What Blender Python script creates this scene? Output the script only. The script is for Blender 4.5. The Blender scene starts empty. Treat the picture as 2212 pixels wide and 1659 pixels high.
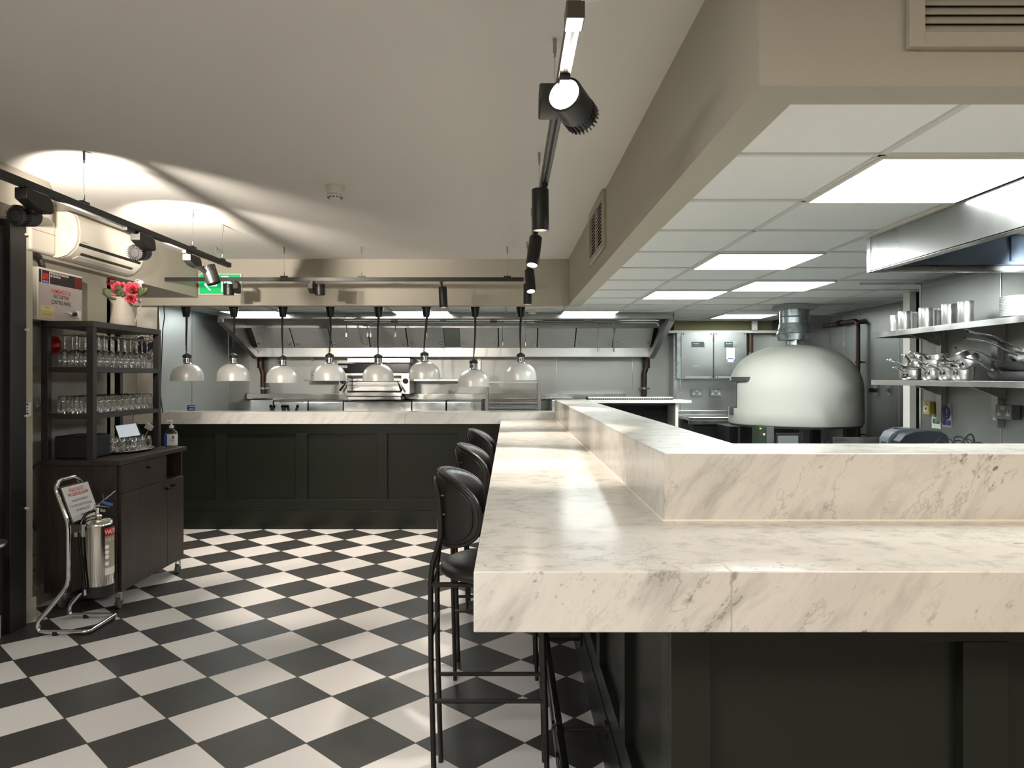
import bpy, bmesh, math, random
from mathutils import Vector, Matrix, noise
random.seed(7)
K, CX, HY, EH = 1606.0, 1099.0, 814.0, 1.45      # focal length in pixels, vanishing point, eye height
PI = math.pi
scn = bpy.context.scene
COL = scn.collection
V = Vector
def W(px, py, Y):                                  # world point at depth Y
    return V(((px-CX)*Y/K, Y, EH-(py-HY)*Y/K))
def XW(px, Y): return (px-CX)*Y/K
def ZW(py, Y): return EH-(py-HY)*Y/K
# ------------------------------------------------------------------ materials
MATS = {}
def nodes(name):
    m = bpy.data.materials.new(name); m.use_nodes = True
    nt = m.node_tree; b = nt.nodes['Principled BSDF']
    return m, nt, b
def N(nt, t, **kw):
    n = nt.nodes.new(t)
    for k, v in kw.items():
        if k.startswith('i_'): n.inputs[k[2:].replace('_', ' ')].default_value = v
        else: setattr(n, k, v)
    return n
def srgb(h):
    h = h.lstrip('#'); c = [int(h[i:i+2], 16)/255 for i in (0, 2, 4)]
    return tuple((x/12.92 if x <= .04045 else ((x+.055)/1.055)**2.4) for x in c)+(1,)
def mat(name, col, rough=.5, metal=0, spec=.5, coat=0, noise_s=0, noise_a=.08, bump=0, em=None, ems=0, ns=(1,1,1)):
    if name in MATS: return MATS[name]
    m, nt, b = nodes(name)
    c = srgb(col) if isinstance(col, str) else tuple(col)+(1,)
    b.inputs['Base Color'].default_value = c
    b.inputs['Roughness'].default_value = rough
    b.inputs['Metallic'].default_value = metal
    b.inputs['Specular IOR Level'].default_value = spec
    b.inputs['Coat Weight'].default_value = coat
    if em:
        b.inputs['Emission Color'].default_value = srgb(em); b.inputs['Emission Strength'].default_value = ems
    if noise_s:
        g = N(nt, 'ShaderNodeNewGeometry'); mp = N(nt, 'ShaderNodeMapping'); mp.inputs['Scale'].default_value = ns
        nt.links.new(g.outputs['Position'], mp.inputs['Vector'])
        n = N(nt, 'ShaderNodeTexNoise'); n.inputs['Scale'].default_value = noise_s; n.inputs['Detail'].default_value = 5
        nt.links.new(mp.outputs[0], n.inputs['Vector'])
        r = N(nt, 'ShaderNodeMapRange'); r.inputs['From Min'].default_value = .3; r.inputs['From Max'].default_value = .7
        r.inputs['To Min'].default_value = max(rough-noise_a, .02); r.inputs['To Max'].default_value = min(rough+noise_a, 1)
        nt.links.new(n.outputs['Fac'], r.inputs['Value']); nt.links.new(r.outputs[0], b.inputs['Roughness'])
        mx = N(nt, 'ShaderNodeMix', data_type='RGBA'); mx.inputs[6].default_value = tuple(x*(1-noise_a) for x in c[:3])+(1,)
        mx.inputs[7].default_value = tuple(min(1, x*(1+noise_a)) for x in c[:3])+(1,)
        nt.links.new(n.outputs['Fac'], mx.inputs[0]); nt.links.new(mx.outputs[2], b.inputs['Base Color'])
        if bump:
            bp = N(nt, 'ShaderNodeBump'); bp.inputs['Strength'].default_value = bump; bp.inputs['Distance'].default_value = .01
            nt.links.new(n.outputs['Fac'], bp.inputs['Height']); nt.links.new(bp.outputs[0], b.inputs['Normal'])
    MATS[name] = m
    return m
def marble(name, base, vein, vstr=1., rough=.22, sc=1.0):
    m, nt, b = nodes(name); L = nt.links.new
    def mth(op, x, y=None, clamp=False):
        n = N(nt, 'ShaderNodeMath', operation=op, use_clamp=clamp)
        for i, q in enumerate((x, y)):
            if q is None: continue
            if isinstance(q, (int, float)): n.inputs[i].default_value = q
            else: L(q, n.inputs[i])
        return n.outputs[0]
    def rng(x, a, b_, c=0, d=1):
        n = N(nt, 'ShaderNodeMapRange'); L(x, n.inputs['Value'])
        for k, q in zip(('From Min', 'From Max', 'To Min', 'To Max'), (a, b_, c, d)): n.inputs[k].default_value = q
        return n.outputs[0]
    g0 = N(nt, 'ShaderNodeNewGeometry'); g = N(nt, 'ShaderNodeMapping'); g.inputs['Location'].default_value = (-.72, 0, 0); L(g0.outputs['Position'], g.inputs['Vector'])
    mp = N(nt, 'ShaderNodeMapping'); mp.inputs['Rotation'].default_value = (0, math.radians(50), math.radians(-8))
    L(g.outputs[0], mp.inputs['Vector'])
    w = N(nt, 'ShaderNodeTexNoise'); w.inputs['Scale'].default_value = 3.0; w.inputs['Detail'].default_value = 3
    L(mp.outputs[0], w.inputs['Vector'])
    va = N(nt, 'ShaderNodeVectorMath', operation='SCALE'); va.inputs['Scale'].default_value = .10; L(w.outputs['Color'], va.inputs[0])
    ad = N(nt, 'ShaderNodeVectorMath', operation='ADD'); L(mp.outputs[0], ad.inputs[0]); L(va.outputs[0], ad.inputs[1])
    def nz(vec, s3, scale, detail, rough_=.6):
        q = N(nt, 'ShaderNodeMapping'); q.inputs['Scale'].default_value = s3; L(vec, q.inputs['Vector'])
        n = N(nt, 'ShaderNodeTexNoise'); n.inputs['Scale'].default_value = scale*sc; n.inputs['Detail'].default_value = detail; n.inputs['Roughness'].default_value = rough_
        L(q.outputs[0], n.inputs['Vector']); return n.outputs['Fac']
    fine = rng(nz(ad.outputs[0], (1, 5.5, 5.5), 3.2, 9, .62), .5, .8)
    broad = rng(nz(ad.outputs[0], (1, 3, 3), 1.5, 6), .5, .85)
    n1 = nz(ad.outputs[0], (1, 2.6, 2.6), 1.9, 10, .66); v1 = rng(mth('ABSOLUTE', mth('SUBTRACT', n1, .5)), 0, .010, 1, 0)
    n2 = nz(ad.outputs[0], (1, 4.5, 4.5), 3.1, 8, .62); v2 = rng(mth('ABSOLUTE', mth('SUBTRACT', n2, .47)), 0, .010, 1, 0)
    patch = rng(nz(g.outputs[0], (1, 1, 1), 2.1, 3, .5), .50, .68)
    sp = rng(nz(mp.outputs[0], (1, 1.8, 1.8), 26, 3, .5), .63, .72)
    spm = rng(nz(g.outputs[0], (1, 1, 1), 4.3, 4, .6), .5, .66)
    t = mth('MULTIPLY', fine, .55); t = mth('ADD', t, mth('MULTIPLY', broad, .30))
    t = mth('ADD', t, mth('MULTIPLY', mth('MULTIPLY', v1, patch), .42)); t = mth('ADD', t, mth('MULTIPLY', v2, .10))
    t = mth('ADD', t, mth('MULTIPLY', mth('MULTIPLY', sp, spm), .75)); t = mth('MULTIPLY', t, vstr, True)
    mx = N(nt, 'ShaderNodeMix', data_type='RGBA'); mx.inputs[6].default_value = srgb(base); mx.inputs[7].default_value = srgb(vein)
    L(t, mx.inputs[0]); L(mx.outputs[2], b.inputs['Base Color']); b.inputs['Roughness'].default_value = rough
    MATS[name] = m; return m
def tile_floor():
    m, nt, b = nodes('checker_tiles'); L = nt.links.new
    th, s, ox, oy = math.radians(45.155), .30613, -.8023, 2.9427
    g = N(nt, 'ShaderNodeNewGeometry')
    o = N(nt, 'ShaderNodeVectorMath', operation='SUBTRACT'); L(g.outputs['Position'], o.inputs[0]); o.inputs[1].default_value = (ox, oy, 0)
    uv = []
    for d in ((math.cos(th)/s, math.sin(th)/s, 0), (-math.sin(th)/s, math.cos(th)/s, 0)):
        q = N(nt, 'ShaderNodeVectorMath', operation='DOT_PRODUCT'); L(o.outputs[0], q.inputs[0]); q.inputs[1].default_value = d; uv.append(q.outputs['Value'])
    fl = []
    for u in uv:
        f = N(nt, 'ShaderNodeMath', operation='FLOOR'); L(u, f.inputs[0]); fl.append(f.outputs[0])
    ad = N(nt, 'ShaderNodeMath', operation='ADD'); L(fl[0], ad.inputs[0]); L(fl[1], ad.inputs[1])
    md = N(nt, 'ShaderNodeMath', operation='FLOORED_MODULO'); L(ad.outputs[0], md.inputs[0]); md.inputs[1].default_value = 2
    pp = []
    for u in uv:
        p = N(nt, 'ShaderNodeMath', operation='PINGPONG'); L(u, p.inputs[0]); p.inputs[1].default_value = .5; pp.append(p.outputs[0])
    mn = N(nt, 'ShaderNodeMath', operation='MINIMUM'); L(pp[0], mn.inputs[0]); L(pp[1], mn.inputs[1])
    gr = N(nt, 'ShaderNodeMapRange'); L(mn.outputs[0], gr.inputs['Value']); gr.inputs['From Min'].default_value = .006; gr.inputs['From Max'].default_value = .010
    # slow tone variation per tile
    cb = N(nt, 'ShaderNodeCombineXYZ'); L(fl[0], cb.inputs[0]); L(fl[1], cb.inputs[1])
    wn = N(nt, 'ShaderNodeTexWhiteNoise'); L(cb.outputs[0], wn.inputs['Vector'])
    n = N(nt, 'ShaderNodeTexNoise'); n.inputs['Scale'].default_value = 6; n.inputs['Detail'].default_value = 6; L(g.outputs['Position'], n.inputs['Vector'])
    c1 = N(nt, 'ShaderNodeMix', data_type='RGBA'); c1.inputs[6].default_value = srgb('#dcd8d5'); c1.inputs[7].default_value = srgb('#3a3938')
    L(md.outputs[0], c1.inputs[0])
    hv = N(nt, 'ShaderNodeHueSaturation'); L(c1.outputs[2], hv.inputs['Color'])
    vr = N(nt, 'ShaderNodeMapRange'); L(wn.outputs['Value'], vr.inputs['Value']); vr.inputs['To Min'].default_value = .95; vr.inputs['To Max'].default_value = 1.04
    L(vr.outputs[0], hv.inputs['Value'])
    c2 = N(nt, 'ShaderNodeMix', data_type='RGBA'); c2.inputs[6].default_value = srgb('#453c36'); L(gr.outputs[0], c2.inputs[0]); L(hv.outputs[0], c2.inputs[7])
    L(c2.outputs[2], b.inputs['Base Color'])
    rr = N(nt, 'ShaderNodeMapRange'); L(n.outputs['Fac'], rr.inputs['Value']); rr.inputs['To Min'].default_value = .36; rr.inputs['To Max'].default_value = .5
    L(rr.outputs[0], b.inputs['Roughness'])
    bp = N(nt, 'ShaderNodeBump'); bp.inputs['Strength'].default_value = .3; bp.inputs['Distance'].default_value = .002
    L(gr.outputs[0], bp.inputs['Height']); L(bp.outputs[0], b.inputs['Normal'])
    b.inputs['Specular IOR Level'].default_value = .5
    return m
def thin_glass(name='thin_glass', tint=(.96, .97, .97), ior=1.5):
    m = bpy.data.materials.new(name); m.use_nodes = True; nt = m.node_tree; nt.nodes.clear(); L = nt.links.new
    out = N(nt, 'ShaderNodeOutputMaterial'); t = N(nt, 'ShaderNodeBsdfTransparent'); t.inputs[0].default_value = tint+(1,)
    g = N(nt, 'ShaderNodeBsdfGlossy'); g.inputs['Roughness'].default_value = .03; g.inputs['Color'].default_value = (1, 1, 1, 1)
    lw = N(nt, 'ShaderNodeLayerWeight'); lw.inputs['Blend'].default_value = .35
    mr = N(nt, 'ShaderNodeMapRange'); L(lw.outputs['Fresnel'], mr.inputs['Value']); mr.inputs['To Min'].default_value = .05; mr.inputs['To Max'].default_value = .95
    mx = N(nt, 'ShaderNodeMixShader'); L(mr.outputs[0], mx.inputs[0]); L(t.outputs[0], mx.inputs[1]); L(g.outputs[0], mx.inputs[2]); L(mx.outputs[0], out.inputs[0])
    MATS[name] = m; return m
def wood(name, c1, c2, rough=.45, sc=(6, 6, .5)):
    m, nt, b = nodes(name); L = nt.links.new
    g = N(nt, 'ShaderNodeNewGeometry'); mp = N(nt, 'ShaderNodeMapping'); mp.inputs['Scale'].default_value = sc
    L(g.outputs['Position'], mp.inputs['Vector'])
    n = N(nt, 'ShaderNodeTexNoise'); n.inputs['Scale'].default_value = 9; n.inputs['Detail'].default_value = 7; L(mp.outputs[0], n.inputs['Vector'])
    r = N(nt, 'ShaderNodeMapRange'); r.inputs['From Min'].default_value = .35; r.inputs['From Max'].default_value = .65; L(n.outputs['Fac'], r.inputs['Value'])
    mx = N(nt, 'ShaderNodeMix', data_type='RGBA'); mx.inputs[6].default_value = srgb(c1); mx.inputs[7].default_value = srgb(c2)
    L(r.outputs[0], mx.inputs[0]); L(mx.outputs[2], b.inputs['Base Color']); b.inputs['Roughness'].default_value = rough
    MATS[name] = m; return m
def emis(name, col, s):
    m = bpy.data.materials.new(name); m.use_nodes = True; nt = m.node_tree; nt.nodes.clear()
    o = N(nt, 'ShaderNodeOutputMaterial'); e = N(nt, 'ShaderNodeEmission'); e.inputs[0].default_value = srgb(col); e.inputs[1].default_value = s
    nt.links.new(e.outputs[0], o.inputs[0]); MATS[name] = m; return m
# ------------------------------------------------------------------ mesh builder
ORG = {}
class MB:
    def __init__(s): s.v = []; s.f = []
    def add(s, vs, fs):
        o = len(s.v); s.v += [V(p) for p in vs]; s.f += [tuple(i+o for i in f) for f in fs]; return s
    def box(s, x0, x1, y0, y1, z0, z1):
        vs = [(x, y, z) for z in (z0, z1) for y in (y0, y1) for x in (x0, x1)]
        return s.add(vs, [(0, 2, 3, 1), (4, 5, 7, 6), (0, 1, 5, 4), (2, 6, 7, 3), (0, 4, 6, 2), (1, 3, 7, 5)])
    def obox(s, c, a, b, d):                       # centre and three half vectors
        c, a, b, d = V(c), V(a), V(b), V(d)
        if a.cross(b).dot(d) < 0: a = -a
        vs = [c+a*i+b*j+d*k for k in (-1, 1) for j in (-1, 1) for i in (-1, 1)]
        return s.add(vs, [(0, 2, 3, 1), (4, 5, 7, 6), (0, 1, 5, 4), (2, 6, 7, 3), (0, 4, 6, 2), (1, 3, 7, 5)])
    def prism(s, pts, d):                          # planar polygon pushed along d
        n = len(pts); d = V(d); P = [V(p) for p in pts]
        nrm = V((0, 0, 0))
        for i in range(n): nrm += P[i].cross(P[(i+1) % n])
        if nrm.dot(d) > 0: P = P[::-1]
        return s.add(P+[p+d for p in P], [tuple(range(n)), tuple(range(2*n-1, n-1, -1))]+[(i, i+n, (i+1) % n+n, (i+1) % n) for i in range(n)])
    def cyl(s, p0, p1, r0, r1=None, n=16, cap=True):
        return s.lathe([(0, r0), (1, r0 if r1 is None else r1)], p0, V(p1)-V(p0), n, cap, True)
    def lathe(s, prof, c=(0, 0, 0), ax=(0, 0, 1), n=24, cap=True, rel=False):   # prof: (height along axis, radius)
        ax = V(ax); Ln = ax.length; a = ax.normalized()
        t = a.orthogonal().normalized(); b = a.cross(t); c = V(c); k = Ln if rel else 1
        vs = []; m = len(prof)
        for h, r in prof:
            for i in range(n):
                w = 2*PI*i/n; vs.append(c+a*h*k+(t*math.cos(w)+b*math.sin(w))*r)
        fs = [(j*n+i, j*n+(i+1) % n, (j+1)*n+(i+1) % n, (j+1)*n+i) for j in range(m-1) for i in range(n)]
        if cap:
            if prof[0][1] > 1e-6: fs.append(tuple(range(n-1, -1, -1)))
            if prof[-1][1] > 1e-6: fs.append(tuple((m-1)*n+i for i in range(n)))
        return s.add(vs, fs)
    def tube(s, pts, r, n=8, closed=False, cap=True):
        P = [V(p) for p in pts]; m = len(P); vs = []
        prev = None
        for i in range(m):
            if closed: t = (P[(i+1) % m]-P[i-1])
            else: t = P[min(i+1, m-1)]-P[max(i-1, 0)]
            t.normalize()
            if prev is None: u = t.orthogonal().normalized()
            else:
                u = prev-t*prev.dot(t); u = u.normalized() if u.length > 1e-6 else t.orthogonal().normalized()
            prev = u; w = t.cross(u); rr = r[i] if isinstance(r, (list, tuple)) else r
            for k in range(n):
                a = 2*PI*k/n; vs.append(P[i]+(u*math.cos(a)+w*math.sin(a))*rr)
        q = m if closed else m-1
        fs = [(i*n+k, i*n+(k+1) % n, ((i+1) % m)*n+(k+1) % n, ((i+1) % m)*n+k) for i in range(q) for k in range(n)]
        if cap and not closed: fs += [tuple(range(n-1, -1, -1)), tuple((m-1)*n+k for k in range(n))]
        return s.add(vs, fs)
    def grid(s, P, closed_u=False):                # P[i][j] points
        a, b = len(P), len(P[0]); vs = [p for r in P for p in r]
        fs = [(i*b+j, ((i+1) % a)*b+j, ((i+1) % a)*b+j+1, i*b+j+1) for i in range(a if closed_u else a-1) for j in range(b-1)]
        return s.add(vs, fs)
    def sphere(s, c, r, n=12, sc=(1, 1, 1)):
        c = V(c); m = n//2; P = []
        for i in range(n):
            P.append([c+V((r*sc[0]*math.sin(PI*j/m)*math.cos(2*PI*i/n), r*sc[1]*math.sin(PI*j/m)*math.sin(2*PI*i/n), r*sc[2]*math.cos(PI*j/m))) for j in range(m+1)])
        return s.grid(P, True)
    def build(s, name, m, parent=None, bevel=0, solid=0, sub=0, label=None, ang=35, weld=True):
        me = bpy.data.meshes.new(name)
        if parent is not None: off = V(ORG[parent.name])
        else:
            xs = [p.x for p in s.v]; ys = [p.y for p in s.v]
            off = V(((min(xs)+max(xs))/2, (min(ys)+max(ys))/2, min(p.z for p in s.v)))
        me.from_pydata([p-off for p in s.v], [], s.f)
        if weld:
            bm = bmesh.new(); bm.from_mesh(me); bmesh.ops.remove_doubles(bm, verts=bm.verts, dist=1e-5)
            bmesh.ops.recalc_face_normals(bm, faces=bm.faces); bm.to_mesh(me); bm.free()
        me.polygons.foreach_set('use_smooth', [True]*len(me.polygons)); me.set_sharp_from_angle(angle=math.radians(ang)); me.update()
        if m: me.materials.append(m)
        o = bpy.data.objects.new(name, me); COL.objects.link(o); ORG[o.name] = off
        if parent is not None: o.parent = parent
        else: o.location = off
        if bevel:
            b = o.modifiers.new('bevel', 'BEVEL'); b.width = bevel; b.segments = 2; b.limit_method = 'ANGLE'; b.angle_limit = math.radians(40); b.harden_normals = True
        if solid:
            b = o.modifiers.new('solid', 'SOLIDIFY'); b.thickness = solid; b.offset = 0
        if sub:
            b = o.modifiers.new('sub', 'SUBSURF'); b.levels = sub; b.render_levels = sub
        if label: o['label'] = label
        return o
def B(x0, x1, y0, y1, z0, z1): return MB().box(x0, x1, y0, y1, z0, z1)
def tag(o, label, cat, group=None, kind=None):
    o['label'] = label; o['category'] = cat
    if group: o['group'] = group
    if kind: o['kind'] = kind
    return o
def thing(name, label, cat, loc=(0, 0, 0), group=None):
    o = bpy.data.objects.new(name, None); COL.objects.link(o); o.empty_display_size = .05
    o.location = loc; ORG[o.name] = V(loc); return tag(o, label, cat, group)
def struct(o): o['kind'] = 'structure'; return o
def kids(o): return [c for c in bpy.data.objects if c.parent == o]
def dup(root, loc, rot=None, label=None, group=None, tree=None):
    def cp(o, par):
        c = o.copy(); COL.objects.link(c); c.parent = par
        for ch in TREE.get(o.name, ()): cp(ch, c)
        return c
    TREE = {}
    for o in COL.objects:
        if o.parent: TREE.setdefault(o.parent.name, []).append(o)
    r = cp(root, None); r.location = loc
    if rot: r.rotation_euler = rot
    if label: r['label'] = label
    if group: r['group'] = group
    return r
def text(name, s, m, c, xd, yd, size, parent=None, align='CENTER', ext=.0006, bold=0, sx=1.0):
    cu = bpy.data.curves.new(name, 'FONT'); cu.body = s; cu.size = 1; cu.align_x = align; cu.align_y = 'CENTER'; cu.offset = bold; cu.space_line = 1.0
    cu.extrude = 0
    t = bpy.data.objects.new('tmp', cu); COL.objects.link(t)
    bpy.context.view_layer.update()
    me = bpy.data.meshes.new_from_object(t.evaluated_get(bpy.context.evaluated_depsgraph_get()))
    bpy.data.objects.remove(t); bpy.data.curves.remove(cu)
    xd, yd = V(xd).normalized(), V(yd).normalized(); nd = xd.cross(yd); off = V(ORG[parent.name]) if parent else V((0, 0, 0)); c = V(c)
    for v in me.vertices:
        v.co = c-off+xd*v.co.x*size*sx+yd*v.co.y*size+nd*ext
    me.materials.clear(); me.materials.append(m)
    o = bpy.data.objects.new(name, me); COL.objects.link(o); ORG[o.name] = off
    if parent: o.parent = parent
    return o
# palette
M_wall = mat('warm_grey_paint', '#aaa598', .75, noise_s=3, noise_a=.02)
M_ceil = mat('ceiling_paint', '#d8d5d0', .85, noise_s=2, noise_a=.015)
M_tan = M_wall
M_olive = mat('olive_render', '#8d8b69', .8, noise_s=30, noise_a=.06)
M_ktile = mat('ceiling_tile', '#f1f3f1', .7, noise_s=90, noise_a=.015)
M_grid = mat('ceiling_grid_metal', '#d5d6d2', .4)
M_gap = mat('dark_gap', '#2b2b2a', .9)
M_green = mat('dark_green_satin_paint', '#1b1f18', .32, spec=.35)
M_marble = marble('veined_marble', '#d5d0c8', '#6c6560', 1., .2, 1.0)
M_marble2 = marble('pale_marble', '#e4e2de', '#84817e', .8, .17, 1.0)
M_sil = mat('silicone', '#efe9dc', .5)
M_floor = tile_floor()
M_steel = mat('brushed_steel', (.36, .36, .355), .32, 1, noise_s=3, noise_a=.07, ns=(1, 1, .3))
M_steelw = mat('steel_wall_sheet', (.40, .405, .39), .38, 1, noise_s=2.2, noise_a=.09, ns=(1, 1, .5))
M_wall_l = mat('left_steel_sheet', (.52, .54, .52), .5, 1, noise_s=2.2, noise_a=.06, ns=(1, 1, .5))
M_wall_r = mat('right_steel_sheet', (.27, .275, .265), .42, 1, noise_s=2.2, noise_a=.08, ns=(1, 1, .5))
M_lip = mat('canopy_steel', (.62, .62, .60), .36, 1, noise_s=4, noise_a=.08)
M_filt = mat('filter_steel', (.72, .71, .68), .5, .55, noise_s=4, noise_a=.08)
M_cab = mat('cabinet_steel', (.30, .31, .30), .42, 1, noise_s=4, noise_a=.08)
M_steelb = mat('bright_steel', (.68, .68, .67), .22, 1, noise_s=8, noise_a=.06)
M_sated = mat('satin_steel_panel', (.58, .58, .57), .42, 1, noise_s=4, noise_a=.08)
M_chrome = mat('chrome', (.78, .78, .78), .08, 1)
M_galv = mat('galvanised_metal', (.42, .47, .48), .3, 1, noise_s=14, noise_a=.09)
M_black = mat('black_metal', '#1b1a19', .42)
M_blackm = mat('black_matt', '#121212', .6)
M_blackg = mat('black_gloss', '#0f0f0f', .15)
M_leather = mat('black_leather', '#1a1818', .38, noise_s=60, noise_a=.05, bump=.1)
M_frame = mat('stool_frame_metal', '#1c1917', .33)
M_wood = wood('dark_oak', '#2a211d', '#3a302b')
M_rack = mat('rack_dark_metal', '#2a2625', .45)
M_white = mat('white_plastic', '#dedad2', .38)
M_ac = mat('ac_white', '#d9d3c6', .35)
M_grey = mat('grey_plastic', '#5c5c5b', .5)
M_dome = mat('lamp_silver_paint', '#e0e0dd', .33, .15)
M_oven = mat('oven_plaster', '#b3b2aa', .8, noise_s=5, noise_a=.05, bump=.15)
M_stone = mat('dark_stone', '#3c3d3f', .8, noise_s=40, noise_a=.1, bump=.3)
M_copper = mat('brown_pipe', '#4a382f', .4, .6, noise_s=12, noise_a=.1)
M_glass = thin_glass()
M_red = mat('red_gloss', '#a8141a', .25)
M_panelcool = emis('led_panel', '#f0f8f5', 18.5)
M_lens = emis('spot_lens', '#fff1d8', 45)
M_text_b = mat('ink_black', '#26262a', .6); M_text_r = mat('ink_red', '#b8282c', .6); M_text_w = mat('ink_white', '#e8e6e2', .6)
# ================================================================== the setting
ZC, ZK = 2.55, 2.15
struct(B(-3.7, 5.2, -2.2, 9.9, -.08, 0).build('floor', M_floor))
struct(MB().box(.705, 3.64, 2.365, 7.36, 0, .003).box(-3.34, 3.64, 7.36, 9.59, 0, .003).build('floor_kitchen_bounce', mat('pale_bounce_slab', '#c4c6c3', .6), weld=False))  # pale unseen slab added to bounce light up to the kitchen ceiling
mb = MB().box(-3.6, .68, -2.2, 7.07, ZC, ZC+.08).box(.68, 5.2, -2.2, 1.82, ZC, ZC+.08)
struct(mb.build('ceiling', M_ceil))
struct(MB().box(.68, 4.2, 1.821, 7.07, ZK, ZK+.06).box(-3.55, 4.2, 7.07, 9.8, ZK, ZK+.06).build('ceiling_kitchen', M_ktile, weld=False))
# suspended grid
mb = MB(); gp = MB(); z = ZK-.003
ys = [1.725+.605*k for k in range(14)]; xs = [-3.032+.6*k for k in range(12)]
for y in ys:
    for i, x in enumerate(xs):
        if y < 7.07 and x+.6 < .68: continue
        x0 = max(x, .68) if y < 7.07 else x
        mb.box(x0, x+.6, y-.011, y+.011, z-.004, ZK); gp.box(x0, x+.6, y+.011, y+.0135, z+.0015, ZK+.001)
for x in xs:
    y0 = 1.82 if x > .68 else 7.07
    mb.box(x-.011, x+.011, y0, 9.58, z-.004, ZK); gp.box(x+.011, x+.0135, y0, 9.58, z+.0015, ZK+.001)
struct(mb.build('trim_1', M_grid, weld=False)); struct(gp.build('trim_2', M_gap, weld=False))
# downstand beams round the kitchen
mb = MB().prism([(.574, 1.703, 2.117), (5.2, 1.703, 2.117), (5.2, 1.821, 2.117), (.69, 1.821, 2.117), (.68, 7.07, 2.117), (.558, 7.07, 2.117)], (0, 0, ZC-2.117))
struct(mb.build('wall_beam_bar', M_wall, weld=True))
struct(B(-3.55, .558, 6.95, 7.07, 2.117, ZC).build('wall_bulkhead_back', M_wall))
# left wall: plain stretch, nib, recess, upper boxing
mb = MB().box(-3.12, -3.0, 4.19, 5.6, 0, 2.2).box(-3.67, -3.55, 5.6, 7.3, 0, 2.3).box(-3.55, -3.0, 5.55, 5.6, 0, 2.2)
mb.box(-3.0, -2.85, 4.335, 4.45, 0, 2.2)
mb.box(-3.55, -2.904, 4.33, 6.95, 2.19, ZC)
mb.box(-2.95, -2.83, -2.2, 4.12, 0, ZC)
mb.prism([(-2.598, -2.2, 2.345), (-2.598, 4.206, 2.345), (-2.706, 4.416, 2.345), (-2.91, 4.416, 2.345), (-2.91, -2.2, 2.345)], (0, 0, ZC-2.345))
struct(mb.build('wall_left', M_wall, weld=False))
struct(B(-3.55, -3.35, 7.10, 9.72, 0, ZK).build('wall_left_kitchen', M_wall_l))
struct(B(-3.549, -3.352, 7.098, 7.101, 1.115, ZK).build('trim_7', M_white))
mb = MB()
for y in (7.86, 8.89): mb.box(-3.35, -3.347, y-.004, y+.004, .9, ZK)
mb.box(-3.355, -3.335, 7.095, 7.11, 1.116, 2.145)
struct(mb.build('trim_3', M_steel))
# back wall steel sheets, seams
struct(B(-3.35, 2.07, 9.6, 9.72, 0, ZK).build('wall_back', M_steelw))
struct(B(2.07, 4.3, 9.3, 9.72, 0, 1.98).build('wall_back_bay', M_steelw))
struct(B(2.07, 4.3, 9.31, 9.72, 1.98, ZK).build('wall_back_upper', M_olive))
mb = MB()
for px in (1202, 1366): mb.box(XW(px, 9.6)-.004, XW(px, 9.6)+.004, 9.595, 9.6, 1.2, 1.8)
mb.box(2.06, 2.10, 9.285, 9.3, .95, 1.98); mb.box(2.14, 2.15, 9.295, 9.3, .95, 1.98)
struct(mb.build('trim_4', M_steelb))
struct(B(1.95, 3.6, 9.14, 9.3, 1.99, 2.02).build('trim_5', M_white))
# right side of the kitchen
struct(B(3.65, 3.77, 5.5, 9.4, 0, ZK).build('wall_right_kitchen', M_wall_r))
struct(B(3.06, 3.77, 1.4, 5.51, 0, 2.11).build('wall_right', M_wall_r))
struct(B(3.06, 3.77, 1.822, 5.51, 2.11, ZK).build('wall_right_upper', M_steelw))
mb = MB()
for y in (8.1, 7.75): mb.box(3.647, 3.65, y-.004, y+.004, .5, ZK)
y = K*3.65/(1942-CX); mb.box(3.646, 3.65, y-.004, y+.004, .5, ZK)
mb.box(3.056, 3.06, 4.616, 4.624, .95, ZK); mb.box(3.05, 3.075, 5.505, 5.525, .95, ZK)
mb.box(3.63, 3.65, 5.52, 9.3, 2.125, ZK); mb.box(2.6, 3.05, 5.50, 5.515, 2.135, ZK)
struct(mb.build('trim_6', M_steelb, weld=False))
struct(B(XW(1726, 8.44), 3.65, 8.44, 9.3, 0, ZK).build('wall_duct_riser', M_steel))
# door recess seen at the end of the shelf wall
mb = MB().box(XW(1965, 6.1), XW(1979, 6.1), 6.1, 6.2, 0, ZK-.004)
o = struct(mb.build('door_frame_1', M_white))
struct(B(XW(1979, 6.12), 3.65, 6.13, 6.2, 0, ZK-.004).build('door_1', mat('dark_green_door', '#1f3b2c', .4)))
# room behind the camera, so that the steel and marble have something to mirror
struct(B(-3.6, 5.2, -2.32, -2.2, 0, 2.6).build('wall_front', M_wall))
struct(B(5.2, 5.32, -2.2, 2.0, 0, 2.6).build('wall_side', M_wall))
# skirtings
mb = MB().box(-2.85, -2.828, 4.335, 4.455, 0, .135).box(-3.0, -2.985, 4.45, 5.6, 0, .12).box(-2.83, -2.812, -2.2, 4.12, 0, .13)
struct(mb.build('baseboard_left', M_wall, bevel=.004))
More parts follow.
